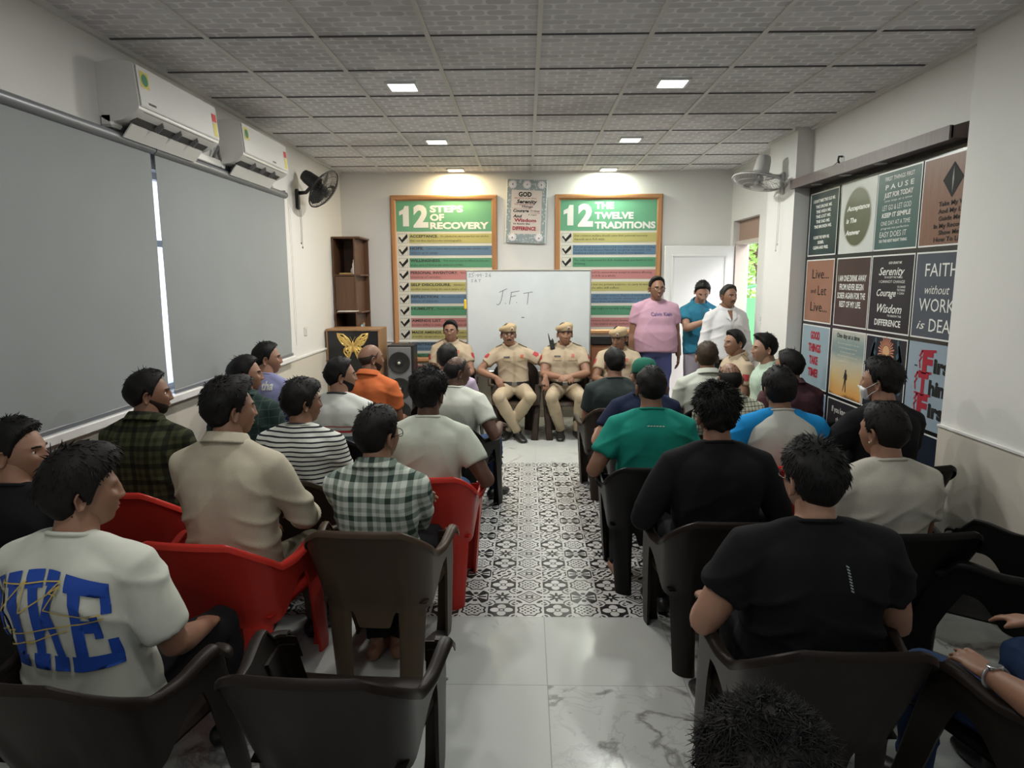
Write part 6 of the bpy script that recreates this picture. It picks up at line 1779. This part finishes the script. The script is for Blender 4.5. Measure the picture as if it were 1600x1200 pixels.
white = person('standing moustached man in white shirt by the doorway', 2.175, 7.36, 1.682, yaw=190, hyaw=10, b=1.0, fat=.025, stand=True, skin_c=BROWN, hair=dict(NEAT), hairm=H_GREY, shirt=cloth('white_shirt', (0.60, 0.59, 0.60)), sleeve='long', collar='shirt', trousers=DKT, face=True, moustache=H_GREY, seed=43, vox=.0065, armR='hang', armL='hang')
V = np.array([(-.040, white.nb[2] - .010), (0, white.nb[2] - .125), (.040, white.nb[2] - .010)]); on_cloth(white, V, [(0, 1, 2)], skin(BROWN), 'open_neck', back=False, off=.003)
zq = white.nb[2]; seam_w = mat('white_seam', (0.46, 0.455, 0.46), .8)
on_cloth(white, np.array([(-.016, zq - .50), (.016, zq - .50), (.016, zq - .12), (-.016, zq - .12)]), [(0, 1, 2, 3)], seam_w, 'placket', back=False, off=.0035)
for sx in (-1, 1): on_cloth(white, np.array([(sx * .030, zq - .005), (sx * .072, zq - .030), (sx * .060, zq - .090), (sx * .006, zq - .125)])[::sx], [(0, 1, 2, 3)], white.shirt.data.materials[0], 'lapel', back=False, off=.008)
zq = blue.nb[2]; on_cloth(blue, np.array([(-.016, zq - .16), (.016, zq - .16), (.016, zq - .02), (-.016, zq - .02)]), [(0, 1, 2, 3)], mat('polo_seam', (0.022, 0.12, 0.19), .85), 'placket', back=False, off=.004)
# the phone in the hand of the man in blue, and a card in his other hand's crook
W_, hd_ = blue.arm[1][2], blue.arm[1][3]
pw = W_ + hd_ * .095 + np.array([0, -.012, .045]); a = blue.yaw
ph = empty('smartphone', (blue.origin[0] + pw[0] * math.cos(a) - pw[1] * math.sin(a), blue.origin[1] + pw[0] * math.sin(a) + pw[1] * math.cos(a), pw[2]), 0, 'white smartphone held by the man in the teal blue polo', 'phone')
ph.rotation_euler = (rad(48), 0, a + rad(60))
MB().box((0, 0, 0), (.074, .009, .15), bev=.004).build('case', mat('phone_white', (0.62, 0.60, 0.62), .3), ph)
MB().box((0, .0052, 0), (.066, .001, .138)).build('screen', mat('phone_screen', (0.05, 0.05, 0.05), .1, emit=(1.0, .92, .85), estr=2.5), ph)

# ---- right block
seated('umber', 'brown plastic armchair in the front row under the man in the dark grey tee', 'man in dark grey tee in the front row, right of the aisle', .705, 5.38, 1.200, hyaw=14, skin_c=TAN, hair=NEAT, shirt=cloth('dkgrey_tee', (0.030, 0.040, 0.038)), trousers=DKT, seed=51)
cap = seated('dark', 'black plastic armchair beside the aisle under the man in the green cap', 'man in green cap and navy polo, right of the aisle', .812, 4.62, 1.212, hyaw=4, hpitch=8, b=1.04, skin_c=FAIR, hair=dict(NEAT, top=.010), shirt=cloth('navy_polo', (0.012, 0.017, 0.042)), collar='shirt', trousers=DKT, seed=52, hair_t=.022, armL='rest')
mb = MB(); A = np.linspace(0, 2 * PI, 36, endpoint=False)
mb.grid(np.array([[(.083 * r * math.sin(t), .103 * r * math.cos(t) - .006, z) for t in A] for r, z in ((1.0, .030), (1.02, .032), (1.02, .060), (.97, .085), (.80, .112), (.50, .128), (.15, .134), (.02, .135))]), wrap=True, flip=True)
br = []
for i in range(5):
    br.append([((.070 + .010 * i / 4) * math.sin(t) * (1 + .03 * i), .085 + .0 + (.022 * math.cos(t)) + .070 * i / 4 * math.cos(t * .8), .036 - .010 * (i / 4) - .010 * math.sin(t) ** 2) for t in np.linspace(-1.3, 1.3, 18)])
mb.grid(np.array(br)).ell((0, -.005, .136), (.008, .008, .005), 10, 6)
MB().addmb(mb, cap.HM).build('baseball_cap', cloth('green_cap', (0.020, 0.125, 0.085)), cap.o, smooth=True)
teal = seated('dark', 'black plastic armchair with rolled arm under the man in the teal tee', 'man in teal green tee, right of the aisle', .700, 3.75, 1.267, yaw=-4, hyaw=6, b=1.06, skin_c=BROWN, hair=dict(NEAT, side=.010, top=.020, strands=700), shirt=TEAL, trousers=DKT, seed=53, fold=.0055, armL='rest', shoes='bare', ankles={1: ((.13, .22, .085), (.2, 1, -.2)), -1: ((-.16, -.02, .085), (-.1, 1, -.2))})
V = []; F = []
for k in range(6):
    q = .012 + .016 * k; V += [(q - .045, teal.nb[2] - .052), (q - .034, teal.nb[2] - .052), (q - .031, teal.nb[2] - .047), (q - .042, teal.nb[2] - .047)]; F.append(tuple(range(4 * k, 4 * k + 4)))
on_cloth(teal, np.array(V), F, mat('print_pale', (0.35, 0.5, 0.42), .7), 'print')
spk = seated('brown', 'dark brown plastic armchair under the spiky haired man in black', 'man in black long sleeved top with tall spiky hair', .845, 2.97, 1.302, yaw=0, hyaw=6, b=1.08, skin_c=BROWN, hair=dict(side=.014, top=.040, noise=.010, strands=2000, len=.034, lift=.55, nfreq=60, fwd=.2, rad=.0030, line='std'), shirt=cloth('black_long', (0.009, 0.009, 0.0105)), sleeve='long', trousers=DKT, seed=54, vox=.0075, hair_t=.050, armR=dict(w=(.24, .16, .62), pole=(.6, -.5, -.8), hd=(-.4, 1, -.2)), armL=dict(w=(.26, .14, .63), pole=(.6, -.5, -.8), hd=(-.3, 1, -.2)))
seated('dark', 'black plastic armchair in the front row under the man with brown hair', 'man with parted brown hair in pale grey shirt', 1.445, 5.40, 1.252, hyaw=-10, b=1.06, skin_c=TAN, hair=dict(SHORT, side=.010, top=.026, strands=800), hairm=H_BROWN, shirt=cloth('pale_shirt', (0.46, 0.48, 0.42)), collar='shirt', trousers=GRT, seed=55, hair_t=.022)
seated('dark', 'black plastic armchair under the balding man in the fine check shirt', 'balding man in cream shirt with fine dark check', 1.385, 4.58, 1.183, hyaw=6, b=.98, skin_c=BROWN, hair=dict(side=.005, top=.003, noise=.0008, strands=300, len=.016, line='std', bald=[36, 34, 36, 52, 64]), hairm=H_SOFT, shirt=cloth('fine_check', (0.4, 0.4, 0.3), checkline((0.47, 0.47, 0.37), (0.07, 0.075, 0.05), .026, .16)), collar='shirt', trousers=GRT, seed=56, hair_t=.004)
seated('dark', 'black plastic armchair by the right pillar under the man in pale mint', 'young man in pale mint tee, in profile by the right pillar', 2.015, 5.74, 1.290, yaw=86, hyaw=6, skin_c=FAIR, hair=dict(SHORT, side=.012, top=.030, front=.020, strands=700), shirt=cloth('mint', (0.38, 0.48, 0.39)), trousers=GRT, seed=57, face=True, hair_t=.024)
seated('dark', 'black plastic armchair under the man in maroon by the poster wall', 'man in maroon shirt and glasses by the GOOD THINGS TAKE TIME poster', 1.890, 4.86, 1.246, yaw=14, hyaw=26, b=1.06, skin_c=TAN, hair=dict(SHORT, side=.012), shirt=cloth('maroon', (0.085, 0.038, 0.048)), collar='shirt', trousers=DKT, glasses=True, seed=58)
rag = seated('red', 'red plastic armchair under the man in the blue sleeved raglan tee', 'man in pale grey raglan tee with bright blue sleeves', 1.425, 3.79, 1.262, hyaw=4, b=1.10, skin_c=BROWN, hair=dict(MESSY, side=.018, top=.028, noise=.006, strands=1100, front=0, line='low'), shirt=cloth('raglan_body', (0.46, 0.47, 0.43)), sleeve='long', sleeve_mat=cloth('raglan_blue', (0.012, 0.22, 0.52)), trousers=JEANS, seed=59, hair_t=.026, armR=dict(w=(.22, .14, .64), pole=(.6, -.5, -.7), hd=(-.4, 1, -.2)), armL=dict(w=(.25, .12, .65), pole=(.7, -.5, -.6), hd=(-.4, 1, -.2)))
mask = seated('dark', 'black plastic armchair against the right wall under the man in black with a white mask', 'man in black tee with white face mask by the poster wall', 1.985, 3.78, 1.312, yaw=12, hyaw=34, b=1.04, skin_c=TAN, hair=dict(MESSY, side=.016, top=.036, noise=.008, strands=1300, curl=.003, front=.01), shirt=B_TEE, trousers=DKT, seed=60, hair_t=.032, armL=dict(w=(.27, .18, .68), pole=(.8, -.4, -.6), hd=(-.2, 1, -.2)))
mm = patch_mb(-62, 62, lambda a: -.104, lambda a: -.022 - .0002 * abs(a), .012, 40, 14, .12); k_ = MB().addmb(mm, mask.HM).build('face_mask', mat('mask_white', (0.62, 0.63, 0.62), .8), mask.o, smooth=True)
lp = MB()
for sx in (-1, 1):
    lp.tube([(sx * .062, .058, -.035), (sx * .076, .02, -.012), (sx * .082, -.010, .012), (sx * .080, -.024, -.002)], .0018, 6); lp.tube([(sx * .060, .050, -.085), (sx * .072, .02, -.055), (sx * .080, -.020, -.025)], .0018, 6)
MB().addmb(lp, mask.HM).build('ear_loop', mat('mask_white', (0.62, 0.63, 0.62), .8), k_, smooth=True)
gry = seated('dark', 'black plastic armchair under the man in the grey marl tee', 'man in grey marl tee with a small ear stud', 1.530, 2.86, 1.222, yaw=6, hyaw=20, b=1.03, skin_c=TAN, hair=dict(SHORT, side=.012, top=.022, strands=1000), hairm=H_SOFT, shirt=GREYM, trousers=DKT, seed=61, fold=.005, vox=.0075)
st = MB().ell((-.088, -.004, -.034), (.0045, .0045, .0045), 8, 6); MB().addmb(st, gry.HM).build('ear_stud', mat('stud', (0.8, 0.8, 0.82), .15, 1.0), gry.o, smooth=True)
big = seated('brown', 'dark brown plastic armchair under the broad man in the black tee, nearest on the right', 'broad man in black tee and glasses, nearest on the right of the aisle', .905, 2.08, 1.250, cd=(-.03, -.06), yaw=0, hyaw=14, b=1.14, fat=.02, skin_c=FAIR, hair=dict(MESSY, side=.014, top=.030, noise=.006, strands=1500, len=.036, front=.008), hairm=H_BLACK, shirt=B_TEE, trousers=DKT, glasses=True, seed=62, vox=.0075, fold=.0055, hair_t=.028, armR=dict(w=(.24, .18, .62), pole=(.5, -.5, -.9), hd=(-.3, 1, -.2)), armL=dict(w=(.26, .14, .62), pole=(.7, -.6, -.8), hd=(-.2, 1, -.2)))
V = []; F = []
for k in range(9):
    z = big.nb[2] - .075 - .0085 * k; V += [(.040 + .0013 * k, z), (.048 + .0013 * k, z - .004), (.048 + .0013 * k, z), (.040 + .0013 * k, z + .004)]; F.append(tuple(range(4 * k, 4 * k + 4)))
on_cloth(big, np.array(V), F, mat('reflective', (0.30, 0.34, 0.36), .4), 'print')
MB().tube([big.nb + np.array([.064 * math.cos(t), .062 * math.sin(t) + .004, .006 + .0 * t]) for t in np.linspace(PI, 2 * PI, 24)], .0022, 6).build('neck_cord', mat('cord_red', (0.30, 0.02, 0.02), .6), big.o, smooth=True)
seated('dark', 'black plastic armchair under the curly haired man at the bottom edge', 'man with greying curly hair at the bottom edge of the photo', .345, .885, 1.142, b=1.0, skin_c=BROWN, hair=dict(side=.016, top=.034, noise=.010, strands=9000, len=.020, lift=.24, curl=.009, nfreq=48, fwd=.2, rad=.0021), hairm=H_CURL, shirt=B_TEE, trousers=DKT, seed=63, hair_t=.030)
wat = seated('brown', 'dark brown plastic armchair at the right edge under the man with the watch', 'man in white tee and jeans with a wristwatch, cut off by the right edge', 1.575, 1.70, 1.26, cd=(-.05, .12), yaw=12, hyaw=0, b=1.03, skin_c=TAN, hair=SHORT, shirt=cloth('white_tee2', (0.60, 0.61, 0.60)), sleeve='elbow', trousers=JEANS, seed=64, vox=.006, knees=.06,
             armL=dict(w=(.270, .060, .655), pole=(.6, -.8, -.5), hd=(-.15, 1, .02), hn=(.1, -.1, 1), curl=[.12, .18, .25, .3]), armR=dict(w=(.12, .26, .66), hd=(-.1, 1, -.2), hn=(0, .2, 1), pole=(.8, -.6, -.2), curl=.25))
W_, hd_, hn_ = wat.arm[-1][2], wat.arm[-1][3], wat.arm[-1][4]
fd = nz(wat.arm[-1][2] - wat.arm[-1][1]); up = nz(hn_ - fd * fd.dot(hn_)); sd = np.cross(fd, up); c = W_ - fd * .022
st = MB().tube([c + sd * .0315 * math.cos(t) + up * .0285 * math.sin(t) for t in np.linspace(0, 2 * PI, 32, endpoint=False)], [(.009, .0022)] * 32, 8, closed=True, up=fd).build('watch_strap', mat('steel_strap', (0.30, 0.30, 0.30), .3, .9), wat.o, smooth=True)
B3 = Matrix((sd, fd, up)).transposed().to_4x4(); B3.translation = Vector(c + up * .031)
MB().addmb(MB().lathe([(.018, -.004), (.020, 0), (.020, .005), (.0165, .007)], n=24), B3).build('watch_case', mat('steel_case', (0.42, 0.42, 0.42), .25, .9), st, auto=40)
MB().addmb(MB().lathe([(.0165, .0065), (.0160, .0078)], n=24), B3).build('watch_dial', mat('watch_dial', (0.01, 0.01, 0.012), .15), st)

# ---- empty chairs in the foreground and at the right wall
chair('brown', -.545, 1.93, rad(-3), 'empty dark brown plastic armchair at the bottom left of the aisle')
chair('dark', 1.90, 2.76, rad(52), 'empty black plastic armchair turned inward near the right wall')

# ---- lettering across the white tee
def slab(ch):
    r = lambda a, b, c, d: [(a, b), (c, b), (c, d), (a, d)]
    if ch == 'I': return [r(0, 0, 1, .14), r(0, .86, 1, 1), r(.14, .14, .86, .86)]
    if ch == 'N': return [r(0, 0, .40, .14), r(.08, .14, .32, .86), r(0, .86, .38, 1), [(.18, 1), (.40, 1), (.86, 0), (.64, 0)], r(.68, .14, .92, .86), r(.58, .86, 1, 1)]
    if ch == 'K': return [r(0, 0, .48, .16), r(0, .84, .48, 1), r(.09, .16, .34, .84), [(.34, .34), (.34, .54), (.64, .86), (.90, .86)], [(.44, .46), (.58, .62), (1.0, .14), (.74, .14)], r(.58, .86, 1, 1), r(.62, 0, 1.06, .15)]
    return [r(0, 0, 1, .16), r(0, .84, 1, 1), r(.12, .16, .42, .84), r(.42, .43, .74, .58), r(.62, .36, .78, .65), r(.84, .66, 1, .84), r(.84, .16, 1, .34)]
V, F = [], []
def warp(x, y): return (x, nike.nb[2] - .344 + y * (.298 - .085 * (x / .25) ** 2))
for ch, a, b_ in (('N', -.262, -.150), ('I', -.128, -.076), ('K', -.056, .050), ('E', .068, .174)):
    for pl_ in slab(ch):
        pts = []
        for (p, q) in zip(pl_, pl_[1:] + pl_[:1]):
            for s in (0, .25, .5, .75): pts.append(warp(a + (b_ - a) * (p[0] + (q[0] - p[0]) * s), p[1] + (q[1] - p[1]) * s))
        F.append(tuple(range(len(V), len(V) + len(pts)))); V += pts
on_cloth(nike, np.array(V), F, mat('print_blue', (0.008, 0.060, 0.36), .75), 'lettering', cut=.018, off=.003)
V, F = [], []
for pl_ in ([(-.95, .55), (-.55, .95), (-.62, .62), (-.18, .92), (-.30, .60), (.30, .90), (.02, .62), (.72, .66)], [(-.95, .30), (-.40, .42), (-.50, .36), (.10, .44), (.40, .52), (.74, .62)], [(-.80, .16), (-.20, .30), (-.26, .26), (.35, .46)], [(-.55, .92), (.30, .94), (.12, .80), (.24, .80)]):
    for p, q in zip(pl_[:-1], pl_[1:]):
        p, q = np.array(warp(p[0] * .235 - .01, p[1])), np.array(warp(q[0] * .235 - .01, q[1])); d = nz(q - p); n_ = np.array([-d[1], d[0]]) * .0018; o_ = len(V); V += [p - n_, q - n_, q + n_, p + n_]; F.append((o_, o_ + 1, o_ + 2, o_ + 3))
on_cloth(nike, np.array(V), F, mat('print_yellow', (0.55, 0.42, 0.10), .75), 'print', cut=.02, off=.0055)
V, F = text2d('tha', .075, lil.nb[2] - .075, .085, .060, .03); on_cloth(lil, V, F, mat('print_offwhite', (0.5, 0.5, 0.46), .75), 'lettering')
